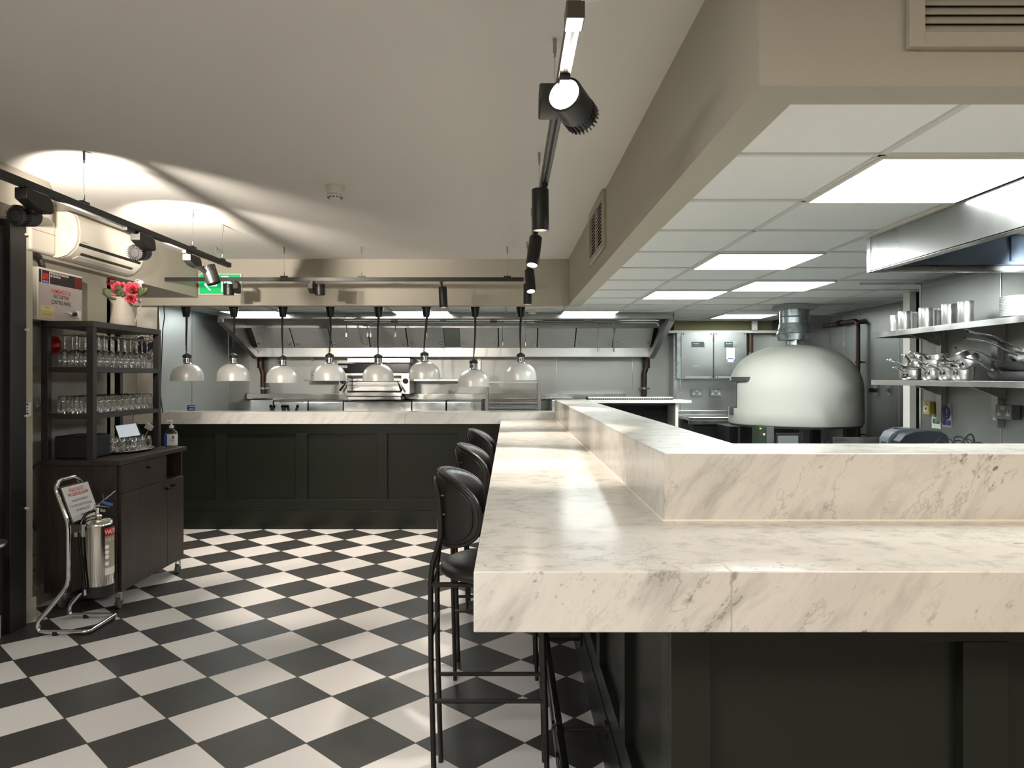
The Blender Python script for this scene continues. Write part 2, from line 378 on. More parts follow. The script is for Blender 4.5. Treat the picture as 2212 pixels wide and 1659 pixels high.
# dark channel of the fire curtain beside the wall
t = thing('curtain_guide_channel', 'tall black steel guide channel standing against the left wall beside the fire extinguisher', 'door channel', (-2.83, 4.23, 0))
mb = MB().box(-2.88, -2.808, 4.19, 4.33, 0, 2.34); mb.build('channel', M_black, t, bevel=.004)
B(-2.9, -2.84, 4.12, 4.19, 0, 2.3).build('recess_strip', M_blackm, t)
for py in (505, 712, 899, 1099):
    MB().cyl((-2.808, 4.318, ZW(py, 4.3)), (-2.79, 4.318, ZW(py, 4.3)), .007, n=10).build('stud_cap', M_white, t)
t = thing('notice_card', 'small white card with tiny symbols stuck on the wall edge beside the black channel', 'card', (-2.848, 4.39, 1.21))
B(-2.85, -2.846, 4.35, 4.43, ZW(899, 4.39), ZW(870, 4.39)).build('card', M_white, t)
for k in range(2): B(-2.846, -2.8455, 4.352, 4.405, ZW(875+20*k, 4.39), ZW(872+20*k, 4.39)).build('black_band', M_text_b, t)
for k in range(4): B(-2.846, -2.8455, 4.36+.03*(k % 2), 4.37+.03*(k % 2), ZW(882+7*(k//2), 4.39), ZW(880+7*(k//2), 4.39)).build('symbol', M_text_b, t)
# ceiling light panels of the kitchen
rows = [(1.168, 2.33, 'square white ceiling light panel nearest the camera, above the steel hood'), (1.168, 4.145, 'square ceiling light panel between the beam and the end of the steel hood'),
        (1.768, 5.355, 'square ceiling light panel further back, nearer the right wall'), (1.168, 5.96, 'square ceiling light panel beside the bar beam, in front of the oven'),
        (.568, 7.775, 'square ceiling light panel at the back just right of the bulkhead corner'), (-1.232, 7.775, 'square ceiling light panel behind the middle heat lamps'),
        (-3.032, 7.775, 'square ceiling light panel behind the two heat lamps furthest left'), (2.368, 8.165, 'square ceiling light panel above the grey wall boxes beside the oven flue')]
for x, y, lb in rows:
    t = thing('ceiling_light_panel', lb, 'ceiling light', (x+.3, y+.3, ZK), 'light panels in the kitchen ceiling')
    MB().box(x+.012, x+.588, y+.012, y+.593, ZK-.012, ZK-.004).build('diffuser', M_panelcool, t)
    f = MB()
    for a in (0, 1): f.box(x+a*.588, x+.012+a*.588, y, y+.605, ZK-.016, ZK-.001).box(x+.012, x+.588, y+a*.593, y+.012+a*.593, ZK-.016, ZK-.001)
    f.build('frame', M_white, t)
# ================================================================== louvred vents
def vent(nm, lab, o, u, w, h, cols, fr=.035):
    """o = lower corner on the wall, u = unit along, n = outwards"""
    t = thing('air_vent', lab, 'vent', tuple(o+V((0, 0, 0)))); u = V(u); n = u.cross(V((0, 0, 1)));  z = V((0, 0, 1))
    f = MB(); bw = .012
    def bar(a0, a1, z0, z1, d0, d1):
        f.obox(o+u*(a0+a1)/2+z*(z0+z1)/2+n*(d0+d1)/2, u*(a1-a0)/2, z*(z1-z0)/2, n*(d1-d0)/2)
    bar(0, fr, 0, h, 0, .02); bar(w-fr, w, 0, h, 0, .02); bar(fr, w-fr, 0, fr, 0, .02); bar(fr, w-fr, h-fr, h, 0, .02)
    for c in range(1, cols): bar(w*c/cols-.012, w*c/cols+.012, fr, h-fr, 0, .018)
    f.build('frame', M_wall, t, bevel=.003)
    g = MB().obox(o+u*w/2+z*h/2+n*.001, u*(w/2-fr), z*(h/2-fr), n*.001); g.build('backing', M_gap, t)
    for c in range(cols):
        a0 = fr if c == 0 else w*c/cols+.012; a1 = w-fr if c == cols-1 else w*(c+1)/cols-.012
        k = 0; zz = fr+.01
        s = MB()
        while zz < h-fr-.004:
            s.obox(o+u*(a0+a1)/2+z*zz+n*.009, u*(a1-a0)/2, z*.0105+n*(-.007), (z*.0008+n*.0012))
            zz += .0205
        s.build('louvres', M_wall, t)
vent('a', 'small taupe louvred vent high on the side of the beam over the bar', V((.5655, 5.07, 2.212)), (0, -1, 0), .73, .335, 2)
vent('b', 'large beige louvred vent at the top right on the front of the beam', V((.908, 1.703, 2.198)), (1, 0, 0), 1.1, .35, 1)
# ================================================================== counters
def panelled(name, lab, org, u, n, L, skirt, stiles, zt, parent=None, inset=.028, zr=(.298, .2)):
    pass
# pass counter at the back
t = thing('pass_counter_base', 'dark green panelled counter front under the long marble pass at the back', 'counter', (-1.2, 7.2, 0))
yb = 7.08; mb = MB().box(-3.34, .40, yb+.028, 7.34, 0, 1.003).box(-3.54, -3.34, yb, yb+.015, 0, 1.003)
st = [(464.7, 488.5), (639, 663), (813.6, 836.6), (988, 1012)]
x0 = -3.28
edges = [(-3.28, XW(290, yb)-.02)]
for a, b in st: mb.box(XW(a, yb), XW(b, yb), yb, yb+.03, .282, .908)
mb.box(-3.34, .40, yb, yb+.03, .176, .282).box(-3.34, .40, yb, yb+.03, .908, 1.003)
mb.build('panelling', M_green, t, bevel=.002, weld=False)
B(-3.54, .40, yb-.006, yb+.012, 0, .174).build('plinth', M_green, t, bevel=.002)
t = thing('pass_worktop', 'long pale marble slab of the pass under the row of silver heat lamps', 'worktop', (-1.2, 7.18, 1.0))
mb = MB()
pts = [(-3.545, 7.02, 1.004), (-.98, 7.02, 1.004), (-.98, 7.36, 1.004), (-3.345, 7.36, 1.004), (-3.345, 7.096, 1.004), (-3.545, 7.096, 1.004)]
mb.prism(pts, (0, 0, .111)); mb.build('slab', M_marble2, t, bevel=.004)
B(-.979, .433, 7.02, 7.36, 1.004, 1.115).build('slab', M_marble2, t, bevel=.004)
# the bar
t = thing('bar_counter', 'dark green panelled base of the marble bar with raised frames', 'bar', (2.5, 3, 0))
X0, Y0 = .362, 1.656
mb = MB().box(X0+.028, 3.04, Y0+.028, 2.36, 0, .922).box(X0+.028, .70, 2.36, 7.02, 0, .922)
mb.box(X0, .45, Y0, Y0+.03, 0, .922)
ss = [(1.686, 1.77)]+[(2.33+.64*k, 2.43+.64*k) for k in range(8)]
for a, b in ss: mb.box(X0, X0+.03, a, b, .298, .86)
mb.box(X0, X0+.03, 1.686, 7.0, .2, .298).box(X0, X0+.03, 1.686, 7.0, .86, .922)
x = 1.013
while x < 2.9: mb.box(x, x+.101, Y0, Y0+.03, .298, .86); x += .654
mb.box(.45, 3.04, Y0, Y0+.03, .2, .298).box(.45, 3.04, Y0, Y0+.03, .86, .922)
mb.build('panelling', M_green, t, bevel=.002, weld=False)
mb = MB().box(X0-.006, X0+.03, Y0, 7.0, 0, .198).box(.45, 3.04, Y0-.006, Y0+.03, 0, .198)
mb.build('plinth', M_green, t, bevel=.002, weld=False)
t = thing('bar_worktop', 'thick veined marble worktop of the L-shaped bar', 'worktop', (.2, 4, .92))
B(-.0725, .459, 1.53, 7.015, .923, 1.049).build('slab', M_marble, t, bevel=.003)
B(.4602, 3.05, 1.53, 2.10, .923, 1.049).build('slab', M_marble, t, bevel=.003)
B(.4592, .4600, 1.5303, 2.07, .924, 1.0487).build('seam_sealant', M_sil, t)
t = thing('bar_upstand', 'raised marble upstand running round the kitchen side of the bar', 'counter', (.6, 4, 1.05))
mb = MB().prism([(.434, 2.071, 1.0495), (3.05, 2.071, 1.0495), (3.05, 2.387, 1.0495), (.722, 2.387, 1.0495), (.722, 7.04, 1.0495), (.434, 7.04, 1.0495)], (0, 0, .1865))
mb.build('upstand', M_marble, t, bevel=.003)
mb = MB().box(.428, .4335, 2.066, 7.01, 1.049, 1.0535).box(.4335, 3.05, 2.0655, 2.0705, 1.049, 1.0535)
mb.build('sealant', M_sil, t, weld=False)
# foot rail
t = thing('foot_rail', 'black tubular foot rail running low along the side of the bar', 'foot rail', (.18, 4, 0))
MB().tube([(.178, 1.45, .167), (.178, 3, .167), (.178, 6.9, .167)], .021, 14).build('rail', M_blackg, t)
for k in range(5):
    y = 2.704+.93*k
    b = MB().cyl((.178, y, .167), (.352, y, .167), .0075, n=10)
    b.cyl((.178, y-.008, .167), (.178, y+.008, .167), .0235, n=16)
    o = b.build('bracket', M_frame, t)
    MB().cyl((.348, y, .167), (.356, y, .167), .032, n=18).build('flange', M_frame, o)
# raised end counter by the pass with its black open cabinet
t = thing('end_counter', 'thin marble shelf over an open black cabinet at the far end of the bar', 'counter', (1.1, 6.9, 0))
B(.723, 1.66, 6.75, 7.18, 1.211, 1.236).build('worktop', M_marble2, t, bevel=.003)
mb = MB().box(.73, 1.52, 7.12, 7.14, 0, 1.20).box(.73, 1.52, 6.80, 7.12, .86, .88).box(.73, .75, 6.80, 7.12, .1, 1.2).box(.73, 1.52, 6.80, 7.12, 1.19, 1.21)
mb.build('cabinet', M_blackm, t, weld=False)
B(1.52, 1.545, 6.78, 7.14, 0, 1.21).build('side_panel', M_white, t)
MB().sphere((1.45, 7.115, 1.12), .006, 8).build('screw', M_steelb, t)
t = thing('drainage_grille', 'long narrow white rail with black slotted edge lying on the thin marble shelf', 'grille', (1.15, 7.0, 1.236))
B(XW(1268, 7.0), XW(1452, 7.0), 6.97, 7.07, 1.236, 1.249).build('base', M_blackm, t)
B(XW(1268, 7.0)+.01, XW(1452, 7.0), 6.965, 7.07, 1.2495, 1.259).build('rail_top', M_white, t)
B(XW(1268, 7.0)-.006, XW(1268, 7.0)+.002, 6.955, 7.07, 1.236, 1.262).build('end_stop', M_blackm, t)
g = MB()
for k in range(38): g.box(XW(1272+4.7*k, 6.965), XW(1274+4.7*k, 6.965), 6.964, 6.969, 1.240, 1.247)
g.build('slots', M_galv, t, weld=False)
# ================================================================== bar stools
def stool(loc, lab):
    t = thing('bar_stool', lab, 'bar stool', (0, 0, 0), 'black bar stools along the bar')
    r = .0095; hy = .1175; xr = -.245; xf = .145          # local origin: seat centre, x towards the bar
    for s in (-1, 1):
        y = s*hy
        MB().tube([(xr+.012, y, 0), (xr, y, .45), (xr-.002, y, .74), (xr+.004, y, .80), (xr+.034, y, .90), (xr+.034, y, .96), (xr+.026, y, 1.04), (xr+.012, y, 1.09), (xr+.014, y*.96, 1.104)], r, 10).build('rear_leg', M_frame, t, ang=60)
        MB().tube([(xf+.012, y, 0), (xf, y, .45), (xf-.008, y, .745)], r, 10).build('front_leg', M_frame, t, ang=60)
        MB().cyl((xr, y, .331), (xf, y, .331), .008, n=10).build('foot_rest', M_frame, t)
        MB().cyl((xr, y, .733), (xf-.005, y, .733), .009, n=10).build('seat_rail', M_frame, t)
    for x, z in ((xr, .733), (xf-.006, .733), (xr+.002, .56), (xf, .30)):
        MB().cyl((x, -hy, z), (x, hy, z), .008, n=10).build('cross_bar', M_frame, t)
    prof = [(.745, .02), (.745, .15), (.747, .185), (.755, .208), (.768, .216), (.782, .210), (.795, .185), (.803, .13), (.806, .06), (.807, .001)]
    s = MB().lathe(prof, (-.01, 0, 0), (0, 0, 1), 40, False); s.build('seat', M_leather, t, ang=80)
    # curved backrest: super-ellipse wrapped on a cylinder
    R = .225; cx = R-.228; hw = .285; hh = .125; zc = .992
    def pt(a, rr, d):                                    # a angle on outline, rr 0..1 inwards, d radial offset
        c_, s_ = math.cos(a), math.sin(a); e = 2/2.6
        u = hw*rr*math.copysign(abs(c_)**e, c_); w_ = hh*rr*math.copysign(abs(s_)**e, s_)
        ph = u/R; Rr = R-d
        return V((cx-Rr*math.cos(ph), Rr*math.sin(ph), zc+w_-.02*(u/hw)**2))
    n = 44
    for nm, sg, base, bulge in (('cushion', 1, .012, .035), ('back_panel', -1, .002, .010)):
        P = []
        for i in range(n):
            a = 2*PI*i/n
            ring = [pt(a, 1.0, 0.006)]
            for q in (.99, .95, .85, .6, .3, .0001): ring.append(pt(a, q, (base+bulge*(1-q**4)**.5*1.0) if sg > 0 else -(bulge*(1-q**3))))
            P.append(ring)
        MB().grid(P, True).build(nm, M_leather, t, ang=80)
    for nm, d, rr, k in (('piping', .000, 1.0, .0065), ('piping', .014, .985, .005), ('piping', -.004, .90, .0028)):
        MB().tube([pt(2*PI*i/60, rr, d) for i in range(60)], k, 8, closed=True).build(nm, M_leather, t, ang=80)
    for s in (-1, 1):
        for z in (.975, 1.04):
            y = s*hy; xc = cx-math.sqrt((R+.004)**2-y*y)
            o = MB().cyl((xr+.03, y, z), (xc+.012, y, z), .005, n=8).build('fixing_pin', M_frame, t)
    t.location = loc; return t
s1 = stool((-.023, 2.6825, 0), 'black leather bar stool nearest the camera, beside the corner of the marble bar')
dup(s1, (-.023, 3.67, 0), label='middle black leather bar stool of the three along the bar')
dup(s1, (-.023, 4.70, 0), label='black leather bar stool furthest away, nearest the green pass counter')
# ================================================================== heat lamps over the pass
def heat_lamp(px, pt_, zb, lab):
    Y = 7.2; x = XW(px, Y); xt = XW(pt_, Y); dz = zb
    t = thing('heat_lamp', lab, 'heat lamp', (x, Y, zb), 'silver heat lamps over the pass')
    H = .166; prof = [(0, .161), (.004, .161), (.004, .152)]
    for k in range(15):
        a = k/14*PI/2; prof.append((.006+.03+(H-.036)*math.sin(a)**1.0, max(.150*math.cos(a)**.82, .03))) if a > 0 else prof.append((.036, .150))
    MB().lathe(prof, (x, Y, zb), n=48, cap=False).build('shade', M_dome, t, solid=.003, ang=50)
    nk = MB().lathe([(H-.004, .045), (H+.004, .040), (H+.008, .0365), (H+.056, .0365)], (x, Y, zb), n=28).build('neck', M_steelb, t)
    sl = MB()
    for k in range(10):
        a = 2*PI*k/10+.15; c = V((x+math.cos(a)*.0362, Y+math.sin(a)*.0362, zb+H+.033))
        sl.obox(c, V((-math.sin(a), math.cos(a), 0))*.004, V((0, 0, .016)), V((math.cos(a), math.sin(a), 0))*.001)
    sl.build('slot', M_gap, nk)
    MB().lathe([(H+.056, .038), (H+.059, .041), (H+.083, .041), (H+.086, .036), (H+.1, .012)], (x, Y, zb), n=28).build('collar', M_blackm, t, bevel=0)
    MB().lathe([(0, .028), (.006, .030), (.075, .043), (.112, .0495), (.116, .0495), (.118, .046)], (xt, Y, 2.029), n=28).build('ceiling_cap', M_blackg, t)
    MB().lathe([(0, .02), (.006, .02), (.006, .026), (.0, .026)], (xt, Y, 2.142), n=16).build('mount_ring', M_chrome, t)
    # coiled cable
    z1, z0 = 2.03, zb+H+.095; L = z1-z0; P = []; nt = 34; ph0 = random.random()*6
    for i in range(nt*9+1):
        f = i/(nt*9); tt = f**.75 if True else f; z = z1-L*f
        cxm = xt+(x-xt)*f+.006*math.sin(f*PI+ph0); a = 2*PI*nt*(1-(1-f)**1.35)
        rr = .0085*(1-.45*f)
        P.append((cxm+rr*math.cos(a), Y+rr*math.sin(a), z))
    MB().tube(P, .0042, 6).build('coiled_cable', M_blackm, t, ang=80, weld=False)
    lp = MB().sphere((x, Y, zb+.06), .04, 12); lp.build('bulb', M_white, t)
ords = ['leftmost silver heat lamp hanging nearest the black shelving rack', 'second silver heat lamp from the left, below the green exit sign', 'third silver heat lamp from the left, beside the brown gas pipe',
        'fourth silver heat lamp from the left, overlapping the left side of the grill', 'silver heat lamp hanging right in front of the salamander grill', 'highest silver heat lamp, just right of the salamander grill',
        'lowest silver heat lamp, in front of the left post of the wire tray rack', 'rightmost silver heat lamp, above the right side of the wire tray rack']
for (px, pt_, yb_), lb in zip([(404, 402, 824), (504, 505, 824), (610, 611, 828), (712, 713, 823.5), (817, 818, 825), (917, 921, 819.5), (1023, 1026, 836.5), (1125, 1125, 822.5)], ords):
    heat_lamp(px, pt_, ZW(yb_-1, 7.1), lb)
# ================================================================== track lighting
def track(lab, a, b, wires, pale=None):
    a, b = V(a), V(b); d = (b-a).normalized(); sd = d.cross(V((0, 0, 1))); t = thing('lighting_track', lab, 'lighting track', tuple((a+b)/2))
    c = (a+b)/2; L = (b-a).length
    m = MB().obox(c, d*L/2, sd*.0165, V((0, 0, .016)))
    m.build('rail', M_black, t, bevel=.002)
    g = MB()
    for s in (-1, 1): g.obox(c+sd*s*.0085+V((0, 0, -.0168)), d*L/2*.998, sd*.0035, V((0, 0, .0012)))
    g.build('contact_strip', M_grey, t)
    g = MB(); g.obox(c+V((0, 0, -.0175)), d*L/2*.998, sd*.0035, V((0, 0, .0009))); g.build('slot', M_gap, t)
    for w in wires:
        p = V(w)
        wv = MB().cyl((p.x, p.y, a.z+.016), (p.x, p.y, ZC), .0011, n=6); wv.build('wire', M_steel, t)
        MB().cyl((p.x, p.y, ZC-.045), (p.x, p.y, ZC), .0065, n=10).cyl((p.x, p.y, ZC-.06), (p.x, p.y, ZC-.045), .004, n=8).build('ceiling_hook', M_steel, t)
        MB().cyl((p.x, p.y, a.z+.016), (p.x, p.y, a.z+.06), .0045, n=10).build('wire_grip', M_steel, t)
        MB().obox((p.x, p.y, a.z+.022), d*.03, sd*.012, V((0, 0, .006))).build('clip', M_black, t)
    return t
TZ = 2.275
tl = track('black lighting track hanging over the left side beside the air conditioner', (-2.068, -1.0, TZ), (-2.068, 5.5, TZ), [(-2.068, 1.9), (-2.068, 3.62), (-2.068, 4.867), (-2.068, 5.37)])
tb = track('black lighting track hanging across the room in front of the back bulkhead', (XW(350, 6.29), 6.29, TZ), (XW(1131, 6.29), 6.29, TZ), [(XW(p, 6.33), 6.29) for p in (469, 617, 783, 1096)])
tr = track('black lighting track running from the camera towards the back above the bar stools', (.15, 1.72, TZ), (.15, 6.27, TZ), [(.15, 1.74), (.15, 2.42), (.15, 3.65), (.15, 4.85), (.15, 6.05)])
MB().obox((.15, 1.70, TZ), (.021, 0, 0), (0, .035, 0), (0, 0, .02)).build('end_cap', mat('bronze_cap', '#4d453a', .4, .5), tr, bevel=.003)
MB().tube([(.156, 1.675, TZ+.005), (.165, 1.67, 2.295), (.19, 1.68, 2.305), (.23, 1.70, 2.32), (.27, 1.72, 2.36), (.29, 1.73, 2.45), (.29, 1.73, 2.549)], .006, 8).build('supply_cable', M_white, tr)
def spot_lamp(loc, d, energy, cone, blend=.5, col=(1, .90, .78), size=.03, nm='spot'):
    l = bpy.data.lights.new(nm, 'SPOT'); l.energy = energy; l.spot_size = math.radians(cone); l.spot_blend = blend; l.color = col; l.shadow_soft_size = size
    o = bpy.data.objects.new(nm, l); COL.objects.link(o); o.location = loc; o.rotation_euler = V(d).to_track_quat('-Z', 'Y').to_euler(); return o
def big_head(lab, head, d, box, boxdir, adapter, R=.046, L=.12, lens=True, lm=None, bs=(.095, .028, .04)):
    """finned round head plus gear box, hung from a track"""
    head, d, box = V(head), V(d).normalized(), V(box); bd = V(boxdir).normalized()
    t = thing('track_spotlight', lab, 'spotlight', tuple(head), 'round track spotlights with gear boxes')
    MB().obox((adapter[0], adapter[1], TZ-.026), bd*.045, bd.cross(V((0, 0, 1)))*.014, V((0, 0, .010))).build('adapter', M_black, t, bevel=.003)
    MB().cyl((adapter[0], adapter[1], TZ-.034), (adapter[0], adapter[1], box.z+bs[2]*.8), .012, n=12).build('stem', M_black, t)
    sd = bd.cross(V((0, 0, 1))).normalized(); z = V((0, 0, 1))
    a, b2, c = bs
    pts = [box+bd*(-a)+z*c, box+bd*(a*.55)+z*c, box+bd*(a*.9)+z*c*.45, box+bd*a-z*c*.75, box+bd*(a*.8)-z*c, box-bd*(a*.2)-z*c*.85, box-bd*a-z*c*.2]
    MB().prism([p-sd*b2 for p in pts], sd*2*b2).build('gear_box', M_black, t, bevel=.005)
    MB().cyl(box-z*c*.3, head-d*.0, .016, n=10).build('swivel', M_black, t)
    bk = head-d*L*.5; fr = head+d*L*.5
    body = MB().lathe([(0, R*.86), (L*.08, R*.9), (L*.30, R*.92), (L*.32, R), (L*.985, R), (L, R*.97), (L, R*.86), (L*.93, R*.84)], bk, d, 32); h = body.build('lamp_head', M_black, t)
    u = d.orthogonal().normalized(); w = d.cross(u); f = MB()
    for k in range(26):
        an = 2*PI*k/26; q = u*math.cos(an)+w*math.sin(an); f.obox(bk+d*L*.12+q*R*.78, d*L*.16, q*R*.24, d.cross(q)*.0016)
    f.build('cooling_fins', M_black, h, weld=False)
    MB().cyl(bk-d*.004, bk+d*.002, R*.5, n=20).build('fin_hub', M_black, h)
    MB().cyl(fr-d*.012, fr-d*.009, R*.84, n=28).build('lens', lm or M_lens, h)
    rg = MB().tube([fr-d*.006+(u*math.cos(2*PI*k/32)+w*math.sin(2*PI*k/32))*R*.86 for k in range(32)], .0022, 6, closed=True); rg.build('trim_ring', M_chrome, h)
    return t, fr
def can(lab, top, d, L=.172, R=.0355, adapter=None, lm=None):
    top, d = V(top), V(d).normalized(); t = thing('track_spotlight', lab, 'spotlight', tuple(top), 'slim cylinder track spotlights')
    ax = adapter or (top.x, top.y)
    MB().obox((ax[0], ax[1], TZ-.024), (.012, 0, 0), (0, .04, 0), (0, 0, .009)).build('adapter', M_black, t, bevel=.002)
    MB().cyl((ax[0], ax[1], TZ-.03), top+d*.03, .0075, n=10).build('stem', M_black, t)
    b = MB().lathe([(0, R*.94), (.004, R), (L-.003, R), (L, R*.97), (L, R*.8), (L-.02, R*.76)], top, d, 32).build('lamp_head', M_black, t)
    e = top+d*L
    MB().cyl(e-d*.016, e-d*.012, R*.77, n=24).build('lens', lm or M_lens, b)
    return t, e
M_lens2 = emis('spot_lens_dim', '#ffe9cc', 8)
t, e = big_head('large round black spotlight with lit lens nearest the camera on the track above the bar', (.178, 2.06, 2.200), (-.45, -.87, .18), (.112, 2.08, 2.218), (0, 1, 0), (.15, 2.02), R=.05, L=.13, bs=(.05, .028, .036))
spot_lamp(e+V((-.45, -.87, .18)).normalized()*.01, (-.45, -.87, .18), 30, 70)
t, e = big_head('round black spotlight with finned back at the far left, by the black channel', (-2.14, 3.285, 2.16), (-.04, .97, .18), (-2.068, 3.245, 2.215), (0, 1, 0), (-2.068, 3.2))
spot_lamp(e+V((0, .012, 0)), (-.04, .95, .27), 130, 82, .7)
t, e = big_head('round black spotlight with finned back before the right end of the air conditioner', (-2.14, 4.31, 2.17), (-.04, .97, .18), (-2.068, 4.21, 2.215), (0, 1, 0), (-2.068, 4.05))
spot_lamp(e+V((0, .012, 0)), (-.04, .95, .27), 130, 82, .7)
t, e = big_head('round spotlight aimed at the floor near the end of the left track, box brightly lit', (-1.995, 4.98, 2.13), (.34, .02, -.95), (-2.068, 4.86, 2.205), (0, 1, 0), (-2.068, 4.78), bs=(.09, .028, .035))
spot_lamp(e+V((0, 0, -.01)), (.36, -.03, -1), 110, 46, .9)
for px, sx, lb in ((494, 1, 'round black spotlight on the back track in front of the green exit sign'), (691, -1, 'round black spotlight on the back track right of the exit sign, pointing down')):
    t, e = big_head(lb, (XW(px, 6.29), 6.29, 2.186), (0, 0.05, -1), (XW(px, 6.29)+sx*.07, 6.29, 2.20), (0, 1, 0), (XW(px, 6.29)+sx*.06, 6.29), L=.09, R=.043, bs=(.045, .022, .045))
    spot_lamp(e+V((0, 0, -.01)), (0, .08, -1), 85, 84, 1)
for top, d, en, lb in (((.131, 3.1, 2.233), (.01, .03, -1), 45, 'slim cylinder spotlight pointing down, second lamp on the track above the bar'),
                       ((.15, 4.13, 2.225), (-.12, -.28, -.92), 75, 'slim cylinder spotlight with glowing lens, third lamp on the track above the bar'),
                       ((.150, 5.42, 2.225), (.06, -.34, -.90), 70, 'slim cylinder spotlight with glowing lens just before the far end of the bar track'),
                       ((XW(956, 6.29), 6.29, 2.21), (.05, 0, -1), 80, 'slim black cylinder spotlight hanging alone on the right half of the back track'),
                       ((XW(1140, 6.29), 6.29, 2.235), (-.005, 0, -1), 35, 'slim black cylinder spotlight hanging at the corner where the two tracks meet')):
    t, e = can(lb, top, d, adapter=(.15, V(top).y+.03) if V(top).x > .1 and V(top).y < 6 else (V(top).x-.01, 6.29))
    spot_lamp(e+V(d).normalized()*.004, d, en, 80 if top[1] > 6 else 58, 1 if top[1] > 6 else .5)

t, e = big_head('unseen round black spotlight added on the left track to light the pass', (-2.14, 2.2, 2.16), (.29, .95, -.16), (-2.068, 2.14, 2.215), (0, 1, 0), (-2.068, 2.1))
spot_lamp(e+V((.004, .012, 0)), (.29, .95, -.16), 120, 40, 1)  # out-of-view lamp added to brighten the pass front and heat lamp shades
# ================================================================== left side
# air conditioner on the boxing
t = thing('air_conditioner', 'white split air conditioner unit high on the left wall', 'air conditioner', (-2.904, 5.1, 2.2))
prof = [(-2.904, 2.21), (-2.86, 2.205), (-2.80, 2.225), (-2.755, 2.27), (-2.735, 2.32), (-2.732, 2.38), (-2.742, 2.45), (-2.76, 2.485), (-2.80, 2.50), (-2.904, 2.50)]
MB().prism([(x, 4.745, z) for x, z in prof], (0, .80, 0)).build('body', M_ac, t, ang=50)
for a, b in ((4.715, 4.744), (5.546, 5.575)): MB().prism([(x-.004*(x > -2.85), a, z) for x, z in prof], (0, b-a, 0)).build('end_cap', M_ac, t, bevel=.004, ang=50)
P = lambda f: None
MB().obox((-2.7445, 5.145, 2.296), V((.010, 0, .026))*.35, (0, .395, 0), (.001, 0, -.0006)).build('dark_trim', M_black, t)
MB().obox((-2.776, 5.15, 2.2455), V((.035, 0, .035))*.18, (0, .33, 0), V((.0012, 0, -.0012))).build('outlet_slot', M_gap, t)
MB().obox((-2.805, 5.15, 2.2215), V((.04, 0, .017))*.5, (0, .34, 0), V((.0006, 0, -.0015))).build('air_flap', M_white, t)
text('lettering', 'Panasonic', M_text_b, (-2.7365, 4.80, 2.318), (0, 1, 0), (.02, 0, 1), .022, t, ext=.001)
t = thing('pipe_cover', 'white plastic pipe cover box left of the air conditioner', 'pipe cover', (-2.9, 4.57, 2.2))
B(-2.93, -2.86, 4.45, 4.70, 2.21, 2.43).build('lower_box', M_ac, t, bevel=.02)
B(-2.92, -2.875, 4.52, 4.69, 2.42, 2.52).build('upper_box', M_ac, t, bevel=.01)
B(-2.861, -2.859, 4.455, 4.69, 2.339, 2.341).build('joint', M_gap, t)
# corrugated conduit above the control panel
P = [V((-2.93, 4.40, 2.19)), V((-2.92, 4.47, 2.20)), V((-2.91, 4.55, 2.205)), V((-2.91, 4.61, 2.19)), V((-2.91, 4.635, 2.15)), V((-2.91, 4.64, 2.115))]
c = []
for i in range(len(P)-1):
    for k in range(8): c.append(P[i].lerp(P[i+1], k/8))
tag(MB().tube(c, [.017+.002*(i % 2) for i in range(len(c))], 10).build('corrugated_conduit', M_rack, ang=20), 'dark corrugated conduit curving into the top of the fire curtain panel', 'conduit')
# fire curtain control panel
t = thing('control_panel', 'metal box labelled fire curtain control panel above the shelving rack', 'control panel', (-2.9, 4.76, 1.79))
ya, ybb, za, zb = 4.528, 5.003, 1.80, 2.124; xf = -2.87
B(-2.999, xf, ya, ybb, za, zb).build('box', M_ac, t, bevel=.003)
B(xf, xf+.0012, ya+.01, ybb-.005, za+.005, zb-.012).build('brushed_label', mat('brushed_label', '#b3aaaa', .4, .3, noise_s=30, noise_a=.12, ns=(1, 4, 4)), t)
B(xf+.0012, xf+.002, ya+.012, ybb-.006, zb-.092, zb-.014).build('black_band', mat('label_black', '#1c1a1c', .4), t)
B(xf+.002, xf+.0024, ybb-.09, ybb-.008, zb-.090, zb-.016).build('red_patch', mat('label_dark_red', '#5a1512', .4), t)
B(xf+.002, xf+.0026, ya+.035, ya+.038, zb-.09, zb-.015).build('divider', M_text_w, t); B(xf+.002, xf+.0026, ya+.112, ya+.116, zb-.092, zb-.015).build('divider', M_text_w, t)
B(xf+.002, xf+.0026, ya+.042, ya+.108, zb-.092, zb-.074).build('blue_band', mat('label_blue', '#23357e', .4), t)
text('logo', 'ans', mat('logo_red', '#d01c22', .5), (xf, ya+.075, zb-.046), (0, 1, 0), (0, 0, 1), .072, t, ext=.003, bold=.03, sx=.62)
text('lettering', '||GROUP||', M_text_w, (xf, ya+.075, zb-.083), (0, 1, 0), (0, 0, 1), .013, t, ext=.003)
text('lettering', 'PROTECTING THE BUILDINGS\nOF THE FUTURE', M_text_w, (xf, ya+.122, zb-.034), (0, 1, 0), (0, 0, 1), .018, t, 'LEFT', ext=.003, bold=.02, sx=.8)
text('lettering', 'FLAMESHIELD 120', M_text_r, (xf, (ya+ybb)/2, zb-.135), (0, 1, 0), (0, 0, 1), .036, t, ext=.002, bold=.012, sx=.72)
text('lettering', 'FIRE CURTAIN\nCONTROL PANEL', M_text_b, (xf, (ya+ybb)/2, zb-.185), (0, 1, 0), (0, 0, 1), .036, t, ext=.002, bold=.012, sx=.72)
yl = mat('yellow_label', '#cdbf83', .6)
